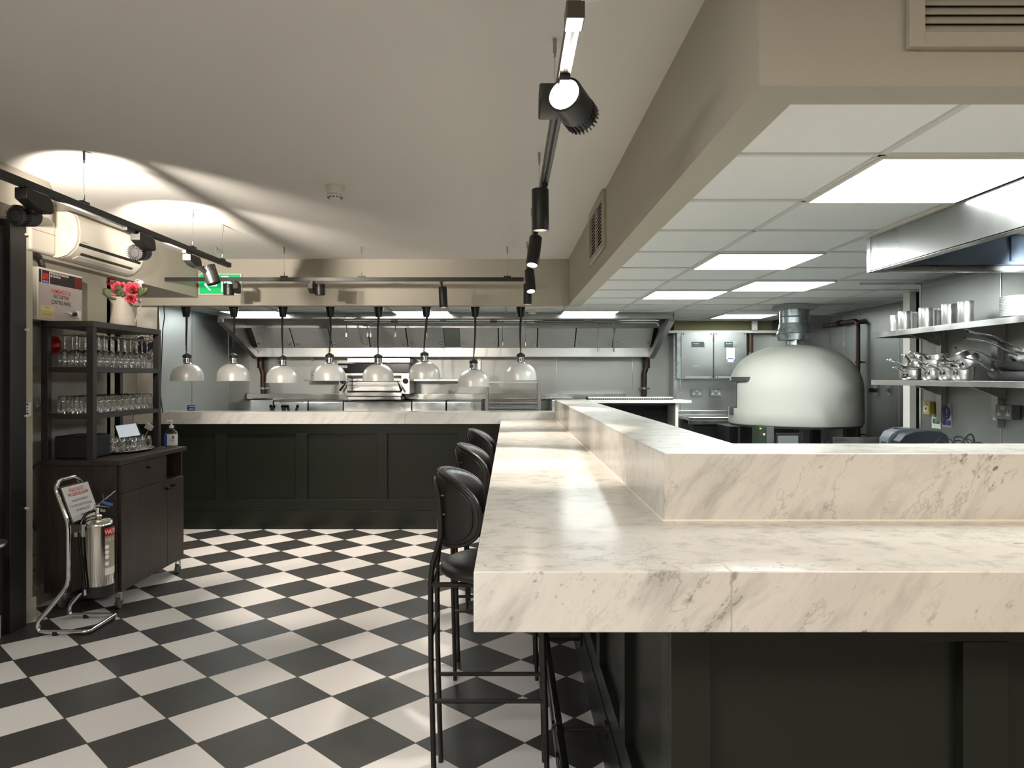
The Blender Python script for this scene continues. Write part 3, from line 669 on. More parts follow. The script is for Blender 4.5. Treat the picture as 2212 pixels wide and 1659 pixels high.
for k, s in enumerate(('WARNING\n- - - - - - - - -', 'The Panel MUST ONLY be opened\nBy Fully Trained Engineers')):
    o = B(xf+.0012, xf+.002, ya+.025, ya+.165, za+.058-.04*k, za+.093-.04*k).build('warning_label', yl, t)
    text('lettering', s, M_text_b, (xf, ya+.095, za+.076-.04*k), (0, 1, 0), (0, 0, 1), .0105, o, ext=.0025, sx=.8)
k = MB().cyl((xf, ya+.345, za+.06), (xf+.02, ya+.345, za+.06), .019, n=20).build('key_switch', M_chrome, t)
MB().cyl((xf+.02, ya+.345, za+.06), (xf+.035, ya+.345, za+.06), .014, n=20).build('knob', M_blackg, k)
B(xf+.001, xf+.002, ya+.27, ya+.42, za+.058, za+.062).build('marking', M_text_b, t)
o = B(xf+.0012, xf+.002, ya+.405, ya+.455, za+.02, za+.09).build('hazard_label', M_white, t)
B(xf+.002, xf+.0024, ya+.409, ya+.451, za+.022, za+.042).build('caption', yl, o)
# small grey box on the wall underneath
t = thing('junction_box', 'dark grey box on the wall left of the shelving rack', 'box', (-2.97, 4.6, 1.5))
B(-3.0, -2.93, 4.52, 4.64, 1.51, 1.765).build('box', M_grey, t, bevel=.004)
B(-2.93, -2.929, 4.53, 4.56, 1.70, 1.745).build('sticker', M_text_w, t); B(-2.93, -2.929, 4.53, 4.57, 1.53, 1.54).build('sticker', M_text_w, t)
# exit sign
t = thing('exit_sign', 'green illuminated emergency exit sign with white arrow on the bulkhead', 'exit sign', (-2.68, 6.94, 2.2))
e0, e1, f0, f1 = XW(429, 6.92), XW(522, 6.92), ZW(637, 6.92), ZW(591, 6.92)
B(e0, e1, 6.915, 6.949, f0, f1).build('housing', M_white, t, bevel=.003)
B(e0+.010, e1-.010, 6.912, 6.915, f0+.01, f1-.01).build('face', mat('exit_green', '#0c9a55', .4, em='#0fae60', ems=.55), t)
wh = mat('exit_white', '#f4f6f2', .5, em='#f4fff8', ems=1.0)
cx, cz = e0+.12, (f0+f1)/2-.005; y = 6.911
MB().prism([(cx-.065, y, cz), (cx-.015, y, cz+.052), (cx-.003, y, cz+.052), (cx-.038, y, cz+.014), (cx+.055, y, cz+.014), (cx+.055, y, cz-.014), (cx-.038, y, cz-.014), (cx-.003, y, cz-.052), (cx-.015, y, cz-.052)], (0, .002, 0)).build('arrow', wh, t)
cx = e1-.13
m = MB().cyl((cx, y, cz+.055), (cx, y+.002, cz+.055), .014, n=16)
def bar(p, q, w):
    p, q = V((p[0], y+.001, p[1])), V((q[0], y+.001, q[1])); d = q-p; m.obox((p+q)/2, d/2, V((d.z, 0, -d.x)).normalized()*w, (0, .001, 0))
bar((cx+.005, cz+.04), (cx+.02, cz-.005), .010); bar((cx+.02, cz-.005), (cx-.01, cz-.03), .006); bar((cx-.01, cz-.03), (cx-.025, cz-.055), .005)
bar((cx+.02, cz-.005), (cx+.045, cz-.03), .006); bar((cx+.045, cz-.03), (cx+.065, cz-.03), .005); bar((cx+.005, cz+.035), (cx-.03, cz+.02), .005); bar((cx+.01, cz+.033), (cx+.04, cz+.01), .005)
m.build('running_figure', wh, t, weld=False)
MB().box(cx-.055, cx-.045, y, y+.002, cz-.065, cz+.07).box(cx-.055, cx+.01, y, y+.002, cz+.072, cz+.079).build('doorway', wh, t, weld=False)
# smoke detectors
def smoke(lab, x, y, zt, r, up=.018):
    t = thing('smoke_detector', lab, 'smoke detector', (x, y, zt-.06))
    MB().lathe([(0, r), (-up, r*.97), (-up-.004, r*.9)], (x, y, zt), n=32).build('base', M_white, t)
    zt -= up-.018
    MB().lathe([(-.02, r*.78), (-.03, r*.88), (-.036, r*.86), (-.052, r*.5), (-.055, r*.48), (-.06, r*.1)], (x, y, zt), n=32).build('sensor_head', M_white, t)
    g = MB()
    for k in range(12):
        a = 2*PI*k/12; q = V((math.cos(a), math.sin(a), 0)); g.obox(V((x, y, zt-.043))+q*r*.7, q.cross(V((0, 0, 1)))*r*.07, q*r*.14, V((0, 0, .003)))
    g.build('vents', M_grey, t, weld=False)
smoke('white smoke detector on the plain ceiling in the middle of the room', -1.0, 4.28, ZC, .052, .045)
smoke('white smoke detector under the kitchen ceiling near the rightmost heat lamp', XW(1150, 7.6), 7.6, ZK, .068)
# ------------------------------------------------ cabinet on castors
t = thing('wooden_cabinet', 'dark oak sideboard on castors carrying the shelving rack', 'cabinet', (-2.655, 5.09, 0))
x0, x1, y0, y1, zb, zt = -2.891, -2.44, 4.62, 5.556, .107, .90
m = MB().box(x0, x1, y0, y0+.02, zb, zt).box(x0, x1, y1-.02, y1, zb, zt).box(x0, x1, y0+.02, y1-.02, zb, zb+.02).box(x0, x0+.01, y0+.02, y1-.02, zb+.02, zt)
m.box(x0+.01, x1, 5.25, 5.27, zb+.02, zt).box(x0+.01, x1, 5.27, y1-.02, .70, .718)
m.build('carcass', M_wood, t, weld=False)
B(x0-.02, x1+.03, y0-.012, y1+.012, zt, .93).build('cabinet_top', M_wood, t, bevel=.002)
B(x1, x1+.02, y0+.024, 5.258, .72, zt-.004).build('drawer', M_wood, t, bevel=.0015)
d1 = B(x1, x1+.02, y0+.024, 5.268, zb, .716).build('door', M_wood, t, bevel=.0015)
d2 = B(x1, x1+.02, 5.272, y1-.022, zb, .714).build('door', M_wood, t, bevel=.0015)
def knob(y, z, par):
    MB().lathe([(0, .006), (.012, .005), (.016, .011), (.026, .012), (.028, .009)], (x1+.02, y, z), (1, 0, 0), 14).build('knob', M_blackg, par)
knob(4.97, .846, kids(t)[2] if False else t); knob(5.235, .665, d1); knob(5.325, .672, d2)
def castor(x, y, rz=0):
    cs = MB().box(x-.025, x+.025, y-.025, y+.025, zb-.006, zb-.0005).cyl((x, y, zb-.006), (x, y, zb-.018), .018, n=14)
    for s in (-1, 1): cs.obox((x+s*.014, y-.006, zb-.036), (.0015, 0, 0), (0, .014, 0), (0, 0, .024))
    c = cs.build('castor', M_steelb, t)
    MB().cyl((x-.011, y-.008, .033), (x+.011, y-.008, .033), .033, n=24).build('wheel', M_grey, c, bevel=.003)
    MB().cyl((x-.019, y-.008, .033), (x+.019, y-.008, .033), .006, n=10).build('axle', M_chrome, c)
for a in ((-2.445+.0, 4.67), (-2.80, 4.67), (-2.445, 5.50), (-2.80, 5.50)): castor(*a)
# ------------------------------------------------ metal rack standing on it
t = thing('shelving_rack', 'dark metal frame rack with two shelves of glasses on the oak cabinet', 'shelf rack', (-2.757, 5.09, .93))
rx0, rx1, ry0, ry1 = -2.92, -2.594, 4.64, 5.548; w = .042
for x in (rx0, rx1-w):
    for y in (ry0, ry1-w): B(x, x+w, y, y+w, .931, 1.76).build('post', M_rack, t, bevel=.002)
B(rx0, rx1, ry0, ry1, 1.762, 1.80).build('top_frame', M_rack, t, bevel=.002)
for z0, z1 in ((1.478, 1.511), (1.186, 1.215)):
    m = MB().box(rx0+w, rx1-w, ry0+.002, ry0+w-.002, z0, z1).box(rx0+w, rx1-w, ry1-w+.002, ry1-.002, z0, z1)
    m.box(rx0+.002, rx0+w-.002, ry0+w, ry1-w, z0, z1).box(rx1-w+.002, rx1-.002, ry0+w, ry1-w, z0, z1).box(rx0+w, rx1-w, ry0+w, ry1-w, z0+.005, z1-.001)
    m.build('shelf', M_rack, t, weld=False)
# wine glasses upside down
M_cg = thin_glass('clear_glass', (.98, .985, .98))
for n_ in M_cg.node_tree.nodes:
    if n_.type == 'MAP_RANGE': n_.inputs['To Max'].default_value = .8
M_glass = M_cg
M_stemg = thin_glass('stem_glass', (.96, .97, .96))
for n_ in M_stemg.node_tree.nodes:
    if n_.type == 'MAP_RANGE': n_.inputs['To Min'].default_value = .28
def wine():
    t = thing('wine_glass', 'clear stemmed wine glass standing upside down on the upper shelf of the rack', 'wine glass', (0, 0, 0), 'upturned wine glasses on the upper rack shelf')
    MB().lathe([(0, .030), (.02, .034), (.05, .0375), (.075, .036), (.098, .025), (.112, .008)], n=20, cap=False).build('bowl', M_glass, t, ang=80)
    MB().lathe([(.112, .008), (.122, .0042), (.18, .0038), (.196, .007)], n=10, cap=False).build('stem', M_stemg, t, ang=80)
    MB().lathe([(.196, .007), (.202, .02), (.207, .034), (.209, .034), (.2085, .001)], n=20, cap=False).build('foot', M_stemg, t, ang=80)
    return t
g0 = wine(); first = True
for j in range(10):
    for i in range(3):
        p = (-2.655-.083*i+random.uniform(-.004, .004), 4.72+.083*j+random.uniform(-.004, .004), 1.5115)
        if first: g0.location = p; first = False
        else: dup(g0, p, (0, 0, random.random()*6))
# tumblers on the lower shelf
g1 = tag(MB().lathe([(0, .033), (.03, .038), (.07, .0385), (.105, .034), (.113, .028), (.114, .001)], n=20, cap=False).build('tumbler', M_glass, None, ang=80), 'clear tumbler standing upside down on the lower shelf of the rack', 'glass', 'upturned tumblers on the lower rack shelf')
first = True
for j in range(10):
    for i in range(3):
        p = (-2.655-.083*i+random.uniform(-.004, .004), 4.72+.083*j+random.uniform(-.004, .004), 1.2155)
        if first: g1.location = p; first = False
        else: c = g1.copy(); COL.objects.link(c); c.location = p
# oval tray with stemless glasses
t = thing('oval_tray', 'oval stainless steel tray full of stemless glasses on the cabinet', 'tray', (-2.69, 5.2, .93))
m = MB(); P = []
for i in range(40):
    a = 2*PI*i/40; P.append([V((-2.665+.15*math.cos(a)*s_, 5.2+.25*math.sin(a)*s_, z_)) for s_, z_ in ((1, .947), (.97, .944), (.9, .9335), (.5, .933), (.001, .933))])
m.grid(P, True); m.build('tray', M_steelb, t, solid=.002, ang=60)
g2 = tag(MB().lathe([(0, .001), (.001, .026), (.006, .032), (.03, .041), (.055, .042), (.085, .036), (.098, .033)], n=20, cap=False).build('stemless_glass', M_glass, None, ang=80), 'clear stemless glass standing upright on the oval steel tray', 'glass', 'stemless glasses on the oval tray')
first = True
for j in range(5):
    for i in range(3):
        if (i, j) in ((0, 0), (0, 4), (2, 4)): continue
        p = (-2.585-.083*i+random.uniform(-.003, .003), 5.03+.085*j+random.uniform(-.003, .003), .935)
        if first: g2.location = p; first = False
        else: c = g2.copy(); COL.objects.link(c); c.location = p
# receipt printer, tablet, charger
t = thing('receipt_printer', 'black receipt printer under the rack on the oak cabinet', 'printer', (-2.76, 4.84, .93))
B(-2.87, -2.645, 4.69, 4.945, .931, 1.075).build('body', M_blackm, t, bevel=.012)
B(-2.80, -2.70, 4.72, 4.80, 1.074, 1.0755).build('label', M_grey, t); MB().box(-2.865, -2.65, 4.955, 4.975, 1.0, 1.005).box(-2.80, -2.795, 4.95, 4.96, 1.07, 1.13).box(-2.76, -2.755, 4.95, 4.96, 1.07, 1.13).box(-2.80, -2.755, 4.95, 4.96, 1.127, 1.133).build('paper_guide', M_chrome, t, weld=False)
t = thing('tablet', 'tilted tablet screen behind the stemless glasses on the cabinet', 'tablet', (-2.78, 5.25, .99))
c = W(276, 931, 5.30); u = V((.09, .06, .012)).normalized(); v = V((.135, -.12, -.075)); v = (v-u*v.dot(u)).normalized(); nrm = u.cross(v); nrm = nrm if nrm.z > 0 else -nrm
MB().obox(c, u*.075, v*.10, nrm*.004).build('casing', M_blackm, t, bevel=.003)
MB().obox(c+nrm*.0045, u*.066, v*.09, nrm*.0006).build('screen', mat('tablet_reflection_glow', '#8e9498', .06, em='#dfe6ea', ems=.45), t)  # pale glow stands in for the reflection on the glossy screen
MB().obox((c.x, c.y, (c.z+.93)/2-.01), u*.02, v*.005, (0, 0, (c.z-.93)/2-.008)).build('stand', M_blackm, t)
t = thing('charger_plug', 'small white box with black cable beside the tablet on the cabinet', 'charger', (-2.62, 5.45, .99))
MB().obox((-2.66, 5.50, 1.08), V((.8, .3, -.5))*.028, V((.4, 0, .7))*.025, V((-.2, .9, .1))*.014).build('body', M_white, t, bevel=.002)
MB().tube([(-2.65, 5.51, 1.10), (-2.61, 5.53, 1.16), (-2.60, 5.535, 1.22), (-2.63, 5.54, 1.24), (-2.70, 5.545, 1.25), (-2.80, 5.545, 1.255)], .0025, 6).build('cable', M_blackm, t)
MB().tube([(-2.66, 5.50, 1.07), (-2.68, 5.50, 1.03), (-2.72, 5.50, .95), (-2.74, 5.50, .934)], .002, 6).build('cable', M_white, t)
# sanitiser bottle
t = thing('sanitiser_bottle', 'clear pump bottle of hand sanitiser with blue and white label', 'bottle', (-2.535, 5.50, .93))
c = (-2.50, 5.51, .9305)
def rr(sx, sy, r, z, n=28):
    o = []
    for i in range(n):
        a = 2*PI*i/n; e = .55; o.append(V((c[0]+sx*math.copysign(abs(math.cos(a))**e, math.cos(a))*r, c[1]+sy*math.copysign(abs(math.sin(a))**e, math.sin(a))*r, c[2]+z)))
    return o
prof = [(0, .9), (.004, 1), (.10, 1), (.118, .85), (.132, .45), (.137, .3), (.142, .3)]
rings = [rr(.042, .026, r, z) for z, r in prof]
MB().grid([[rings[j][i] for j in range(len(rings))] for i in range(28)], True).build('bottle', thin_glass('bottle_plastic', (.86, .9, .9)), t, ang=60)
rings = [rr(.0425, .0265, 1, z) for z in (.012, .095)]
MB().grid([[rings[j][i] for j in range(2)] for i in range(28)], True).build('label', M_white, t, ang=60)
blue = mat('label_royal_blue', '#1d3f94', .5)
B(c[0]-.043, c[0]-.02, c[1]-.0275, c[1]-.026, .944, 1.024).build('blue_stripe', blue, t); B(c[0]+.018, c[0]+.032, c[1]-.0275, c[1]-.0265, .995, 1.012).build('blue_square', blue, t)
text('lettering', 'HAND\nSANITISER', blue, (c[0]+.014, c[1]-.0278, .983), (1, 0, 0), (0, 0, 1), .009, t)
pm = MB().lathe([(.14, .017), (.158, .017), (.16, .01), (.165, .006), (.19, .006)], c, n=16).build('pump', M_white, t)
MB().obox((c[0]-.008, c[1]-.01, c[2]+.195), (.016, .016, 0), (-.006, .006, 0), (0, 0, .005)).build('nozzle', M_white, t, bevel=.002)
# ------------------------------------------------ jug and flowers on top of the rack
jc = V((-2.655, 5.12, 1.8005))
t = thing('enamel_jug', 'cream crackled jug holding flowers on top of the rack', 'jug', tuple(jc))
m_j = mat('crackle_enamel', '#aaa498', .6, noise_s=110, noise_a=.22)
n = 32; P = []
for i in range(n):
    a = 2*PI*i/n; col = []
    for z, r in ((0, .082), (.003, .084), (.05, .078), (.10, .069), (.145, .060), (.17, .058), (.185, .060), (.195, .064)):
        sp = max(0, math.cos(a-PI*1.12))**6; k = max(0, (z-.14)/.055)
        rr_ = r+sp*k*.05; col.append(jc+V((rr_*math.cos(a), rr_*math.sin(a), z+sp*k*.012)))
    P.append(col)
MB().grid(P, True).build('body', m_j, t, solid=.003, ang=70)
MB().lathe([(0, .08), (.004, .08)], jc, n=32).build('base', m_j, t)
hd = V((.98, .1, 0)).normalized()
MB().tube([jc+hd*r+V((0, 0, z)) for r, z in ((.060, .175), (.09, .19), (.112, .178), (.118, .155), (.108, .12), (.088, .06), (.08, .03))], .0045, 8).build('handle', m_j, t)
m_p = [mat('petal_pink', '#b83c4a', .6), mat('petal_light_pink', '#c06068', .6), mat('petal_dark_red', '#6d1a22', .6), mat('petal_white', '#ddd8d0', .6)]
m_lf = mat('leaf_green', '#3f4a2c', .6); m_st = mat('stem_green', '#4d5a36', .6)
def petal(mb, c, nr, up, L, wd, cup):
    c, nr, up = V(c), V(nr).normalized(), V(up).normalized(); sd = nr.cross(up).normalized(); P = []
    for i in range(6):
        f = i/5; row = []
        for j in range(-2, 3):
            g = j/2; ww = wd*math.sin(PI*(.12+.78*f))*g
            row.append(c+up*L*f+sd*ww+nr*(cup*L*(f*f-.25*g*g)+random.uniform(-.1, .1)*L*f*.4))
        P.append(row)
    mb.grid(P)
def flower(name, lab, c, r, kind, seed, d=(0.5, -.7, .5)):
    random.seed(seed); c = V(c); d = V(d).normalized(); t = thing(name, lab, 'flower', tuple(c), 'flowers in the cream jug')
    u = d.orthogonal().normalized(); w = d.cross(u)
    if kind in (0, 1):
        for nm, mm, cnt, sp, sc in (('outer_petals', m_p[1], 11, 1.0, 1.0), ('inner_petals', m_p[0], 16, .62, .8), ('centre_petals', m_p[0], 14, .3, .6)):
            mb = MB()
            for k in range(cnt):
                a = 2*PI*k/cnt+random.random()*.5; q = u*math.cos(a)+w*math.sin(a); up = (q*sp+d*(1.05-sp)).normalized()
                petal(mb, c-d*r*.25, d-q*.4, up, r*sc*random.uniform(.85, 1.1), r*.42*sc, random.uniform(.25, .5))
            mb.build(nm, mm, t, ang=80, weld=False)
    else:
        mm = m_p[kind]; mb = MB()
        for k in range(26):
            q = V((random.gauss(0, 1), random.gauss(0, 1), random.gauss(0, 1))).normalized(); cc = c+q*r*random.uniform(.45, 1.0)
            for h in range(4):
                a = 2*PI*h/4; qq = q.orthogonal().normalized(); pp = qq*math.cos(a)+q.cross(qq)*math.sin(a); petal(mb, cc, q, pp, r*.34, r*.14, .2)
        mb.build('florets', mm, t, ang=80, weld=False)
    MB().tube([c-d*r*.2, c.lerp(jc+V((0, 0, .19)), .5)+V((0, 0, .0)), jc+V((random.uniform(-.02, .02), random.uniform(-.02, .02), .12))], .003, 6).build('stem', m_st, t)
J = lambda px, py, Y: W(px, py, Y)
flower('peony', 'large pink flower at the left front of the jug', J(257, 624, 5.08), .068, 0, 1, (-.1, -.8, .55))
flower('peony', 'large pink flower at the right front of the jug', J(287, 626, 5.06), .070, 0, 2, (.3, -.8, .45))
flower('peony', 'smaller drooping pink flower low over the rim of the jug', J(283, 645, 5.02), .045, 1, 3, (.35, -.8, -.35))
flower('dark_red_blossom', 'dark red blossom cluster at the upper left of the bouquet', J(242, 610, 5.14), .036, 2, 4, (-.4, -.4, .7))
flower('dark_red_blossom', 'dark red blossom cluster sticking out at the right of the bouquet', J(309, 630, 5.12), .028, 2, 5, (.8, -.3, .3))
flower('dark_red_blossom', 'dark red blossom low at the left rim of the jug', J(232, 631, 5.1), .022, 2, 6, (-.7, -.5, .1))
flower('dark_red_blossom', 'dark red blossom hanging below the rim right of the jug', J(290, 651, 5.1), .016, 2, 8, (.7, -.5, -.1))
flower('white_blossom', 'white blossom cluster between the pink flower and the dark red one', J(301, 612, 5.14), .032, 3, 7, (.6, -.4, .5))
flower('white_blossom', 'small faded white blossom by the jug handle', J(300, 650, 5.12), .018, 3, 9, (.8, -.3, .0))
t = thing('leaf_sprig', 'green leaves round the rim of the flower jug', 'leaves', tuple(jc+V((0, 0, .2))))
for (px, py, L, wd, ux, uz, mm) in ((252, 645, .10, .032, -.75, .55, 0), (266, 642, .08, .03, -.25, .6, 0), (246, 636, .07, .025, -1, .1, 0), (298, 640, .07, .022, .5, .9, 0), (302, 632, .06, .02, .9, .4, 0), (274, 640, .06, .03, .3, .2, 0)):
    mb = MB(); petal(mb, J(px, py, 5.06), (0, -1, .2), (ux, -.1, uz), L, wd, .15); mb.build('leaf', m_lf, t, solid=.0012, ang=80)
# ------------------------------------------------ fire extinguisher on its chrome stand
t = thing('extinguisher_stand', 'bent chrome tube stand on the floor holding the notice and extinguisher', 'stand', (-2.47, 4.32, 0))
def arc(pts, r=.03, n=5):
    P = [V(p) for p in pts]; out = [P[0]]
    for i in range(1, len(P)-1):
        a, b, c = P[i-1], P[i], P[i+1]; d0 = (a-b); d1 = (c-b); q = min(r, d0.length*.45, d1.length*.45); s = b+d0.normalized()*q; e = b+d1.normalized()*q
        for k in range(n+1):
            f = k/n; out.append(s*(1-f)**2+b*2*f*(1-f)+e*f*f)
    out.append(P[-1]); return out
ya, yb_ = 4.17, 4.47; z0 = .020
pts = [(-2.47, yb_, .45), (-2.47, yb_, .28), (-2.645, yb_, .07), (-2.64, yb_, z0), (-2.37, yb_, z0), (-2.36, yb_-.01, z0), (-2.36, ya+.02, z0), (-2.38, ya, z0), (-2.64, ya, z0), (-2.645, ya, .07), (-2.47, ya, .28), (-2.47, ya, .63), (-2.545, ya+.005, .825),
       (-2.555, ya+.055, .862), (-2.555, yb_-.10, .866), (-2.545, yb_-.045, .825), (-2.47, yb_, .63), (-2.47, yb_, .44)]
MB().tube(arc(pts, .05, 7), .013, 14).build('tube_frame', M_chrome, t, ang=80)
for x, y in ((-2.54, ya), (-2.54, yb_), (-2.375, 4.24), (-2.36, 4.42)): B(x-.014, x+.014, y-.014, y+.014, 0, .024).build('rubber_foot', M_blackm, t, bevel=.003)
MB().obox((-2.465, 4.32, .60), (.003, 0, 0), (0, .15, 0), (0, 0, .035)).obox((-2.462, 4.32, .22), (.003, 0, 0), (0, .15, 0), (0, 0, .012)).build('back_plate', M_black, t)
MB().obox((-2.44, 4.235, .575), (.03, 0, 0), (0, .010, 0), (0, 0, .035)).build('bracket', M_chrome, t)
t = thing('notice_board', 'framed polite notice about the fire curtain alarm on the chrome stand', 'notice', (-2.5, 4.31, .63))
tl_ = V((-2.525, 4.175, .825)); dn = V((.075, 0, -.21)).normalized(); rt = V((0, 1, 0)); nr = rt.cross(-dn).normalized()
if nr.x < 0: nr = -nr
c = tl_+rt*.135+dn*.105
MB().obox(c, rt*.14, dn*.11, nr*.008).build('frame', M_blackg, t, bevel=.002)
MB().obox(c+nr*.0085, rt*.131, dn*.101, nr*.0006).build('paper', mat('paper', '#c9c6c2', .25, coat=.4), t)
up = -dn
text('lettering', 'POLITE NOTICE\nFIRE CURTAIN ALARM', M_text_r, c+up*.063, rt, up, .026, t, ext=.0104, sx=.78, bold=.005)
m = MB()
for k, w_ in ((0, .053), (1, .072)): m.obox(c+up*(.067-.026*k)+nr*.0102, rt*w_, up*.0006, nr*.0002)
m.build('underline', M_text_r, t)
text('lettering', 'PLEASE DO NOT OBSTRUCT', M_text_b, c+up*.012, rt, up, .0165, t, ext=.0104, sx=.75)
text('lettering', "OR START CLOSE TO THIS DOOR AS", M_text_b, c-up*.017, rt, up, .0165, t, ext=.0104, sx=.75)
text('lettering', 'THE ALARM WILL SOUND', M_text_b, c-up*.045, rt, up, .0165, t, ext=.0104, sx=.75)
text('lettering', 'THANK YOU', M_text_b, c-up*.075, rt, up, .0165, t, ext=.0104, sx=.75)
ec = V((-2.373, 4.30, .19))
t = thing('fire_extinguisher', 'polished steel water fire extinguisher hanging in front of the chrome stand', 'fire extinguisher', tuple(ec))
R = .0815
MB().lathe([(.05, R), (.40, R), (.412, R*.985), (.43, R*.88), (.442, R*.68), (.449, R*.4), (.451, R*.25), (.452, .019), (.475, .019)], ec, n=48, cap=False).build('cylinder', mat('polished_steel', (.62, .61, .58), .14, 1), t, ang=60)
MB().lathe([(0, R*.9), (.003, R+.003), (.062, R+.004), (.066, R-.001)], ec, n=48).build('base_ring', M_blackm, t)
vt = ec+V((0, 0, .475))
vv = MB().cyl(vt-V((0, 0, .005)), vt+V((0, 0, .03)), .018, n=18).cyl(vt+V((-.03, 0, .012)), vt+V((.045, 0, .012)), .010, n=12).build('valve', M_chrome, t)
MB().obox(vt+V((.035, -.01, .040)), V((.05, -.008, -.003)), V((.002, .010, 0)), V((0, 0, .0025))).build('carry_handle', M_chrome, vv)
MB().obox(vt+V((.045, -.005, .08)), V((.055, .0, .045)), V((0, .009, 0)), V((-.0015, 0, .002))).build('lever', M_chrome, vv)
MB().tube([vt+V((-.03+.016*math.cos(a), -.012, .045+.02*math.sin(a))) for a in [2*PI*k/16 for k in range(16)]], .0015, 6, closed=True).build('pin_ring', M_chrome, vv)
bl = mat('blue_tag', '#3e66c4', .5)
MB().obox(vt+V((.065, -.02, .055)), V((.028, 0, -.007)), V((0, .001, 0)), V((.001, 0, .008))).build('seal_tag', bl, vv)
MB().tube([vt+V((.03, -.015, .115)), vt+V((.04, -.018, .09)), vt+V((.035, -.02, .06)), vt+V((0, -.015, .055)), vt+V((-.02, -.012, .045))], .0013, 5).build('seal_strap', bl, vv)
hs = [vt+V((-.02, -.005, .012)), vt+V((-.055, -.03, 0)), vt+V((-.072, -.062, -.06)), vt+V((-.066, -.075, -.15)), vt+V((-.045, -.083, -.28)), vt+V((-.028, -.09, -.39)), vt+V((-.025, -.092, -.43))]
MB().tube(arc(hs, .03, 4), .0085, 10).build('hose', M_blackg, t, ang=80)
MB().cyl(hs[-1]+V((0, 0, .012)), hs[-1]-V((0, 0, .02)), .010, n=14).build('hose_nozzle', M_chrome, t)
MB().obox(hs[-1]+V((.0, .012, -.015)), (.022, 0, 0), (0, .012, 0), (0, 0, .004)).build('hose_holder', M_blackm, t)
def wrap(nm, m_, a0, a1, z0, z1, k=.0006, n=14, par=None):
    P = [[ec+V(((R+k)*math.cos(a0+(a1-a0)*i/n), (R+k)*math.sin(a0+(a1-a0)*i/n), z)) for z in (z0, z1)] for i in range(n+1)]
    return MB().grid(P).build(nm, m_, par or t)
a0, a1 = math.radians(-38), math.radians(30)
lb = wrap('label', mat('label_silver', '#a79f8e', .35, .4), a0, a1, .16, .345)
wrap('red_band', mat('label_red', '#b5151c', .4), a0, a1, .345, .395)
wrap('white_band', M_white, a0, a1, .125, .165, .0009)
def curved_text(s, ang, z, size, mm):
    q = V((math.cos(ang), math.sin(ang), 0)); text('lettering', s, mm, ec+q*(R+.0012)+V((0, 0, z)), (-math.sin(ang), math.cos(ang), 0), (0, 0, 1), size, t, ext=.0012)
for k, ch in enumerate('WATER'): curved_text(ch, math.radians(-28+11*k), .370, .034, M_text_w)
for k, ch in enumerate('FIRE EXT'): curved_text(ch, math.radians(-33+6*k), .325, .018, M_text_w)
for k, zz in enumerate((.285, .255, .228, .19)):
    q = V((math.cos(-.52), math.sin(-.52), 0)); MB().cyl(ec+q*(R)+V((0, 0, zz)), ec+q*(R+.0016)+V((0, 0, zz)), .012, n=20).build('pictogram', M_text_w, t)
# ------------------------------------------------ wall bits left
t = thing('fire_alarm_sounder', 'red alarm sounder on the wall behind the wine glasses', 'alarm', (-2.98, 4.83, 1.65))
MB().cyl((-3.0, 4.83, 1.655), (-2.945, 4.83, 1.655), .062, n=28).build('base', M_red, t); MB().sphere((-2.95, 4.83, 1.655), .05, 20, (.8, 1, 1)).build('dome', M_red, t)
t = thing('wall_fan', 'small black wire-guard fan on the wall behind the upper rack shelf', 'fan', (-3.4, 6.93, 1.6))
c = W(313, 753, 6.93); nv = V((.84, -.54, 0)); tv = V((.54, .84, 0)); m = MB(); FP = lambda d, r, a: c+nv*d+tv*r*math.cos(a)+V((0, 0, r*math.sin(a)))
for r in (.135, .105, .07, .035): m.tube([FP(.03*(1-r/.135), r, 2*PI*k/32) for k in range(32)], .003, 5, closed=True)
for k in range(16): m.tube([FP(.03, .02, PI*k/8), FP(0, .135, PI*k/8)], .002, 5)
m.build('guard', M_blackm, t, weld=False)
MB().cyl(c-nv*.06, c, .045, n=20).cyl(c-nv*.05, c-nv*.05+V((-.05, .14, 0)), .014, n=10).build('motor', M_blackg, t); m = MB()
for k in range(4):
    a = PI/2*k+.4; q = FP(0, 1, a)-c; m.obox(c+q*.07-nv*.012, q*.045, q.cross(nv)*.03+nv*.008, nv*.001)
m.build('blade', M_blackg, t)
def socket(lab, c, u, n, w, h, mm, dp=.012, dark=False, outlets=2):
    """double wall socket, c = lower-left corner on wall"""
    c, u, n = V(c), V(u), V(n); z = V((0, 0, 1)); t = thing('wall_socket', lab, 'socket', tuple(c+u*w/2))
    MB().obox(c+u*w/2+z*h/2+n*dp/2, u*w/2, z*h/2, n*dp/2).build('plate', mm, t, bevel=.003)
    f = c+n*dp
    for k in range(outlets):
        ox = w*(.22 if k == 0 else .78) if outlets == 2 else w*.5
        p = MB().obox(f+u*ox+z*h*.55+n*.001, u*.0045, z*.012, n*.001).obox(f+u*ox+z*h*.33+n*.001, u*.016, z*.008, n*.001).build('outlet', M_white, t)
        q = MB()
        for a, b in ((0, .60), (-.009, .33), (.009, .33)): q.obox(f+u*(ox+a)+z*h*b+n*.0022, u*.0025 if a else u*.0018, z*.002 if a else z*.004, n*.0004)
        q.build('pin_holes', M_gap, p)
        MB().obox(f+u*w*(.44+.12*k if outlets == 2 else .8)+z*h*.78+n*.003, u*.005, z*.010, n*.003).build('switch', M_white, t)
    return t
socket('white switched socket on the wall behind the right end of the rack', (XW(305, 7.09), 7.0995, ZW(850, 7.09)), (1, 0, 0), (0, -1, 0), .085, .085, M_white, outlets=1)
socket('grey double socket on the wall behind the left end of the tumblers', (-3.0, 4.68, 1.235), (0, 1, 0), (1, 0, 0), .15, .09, mat('socket_grey', '#7c8a88', .4))
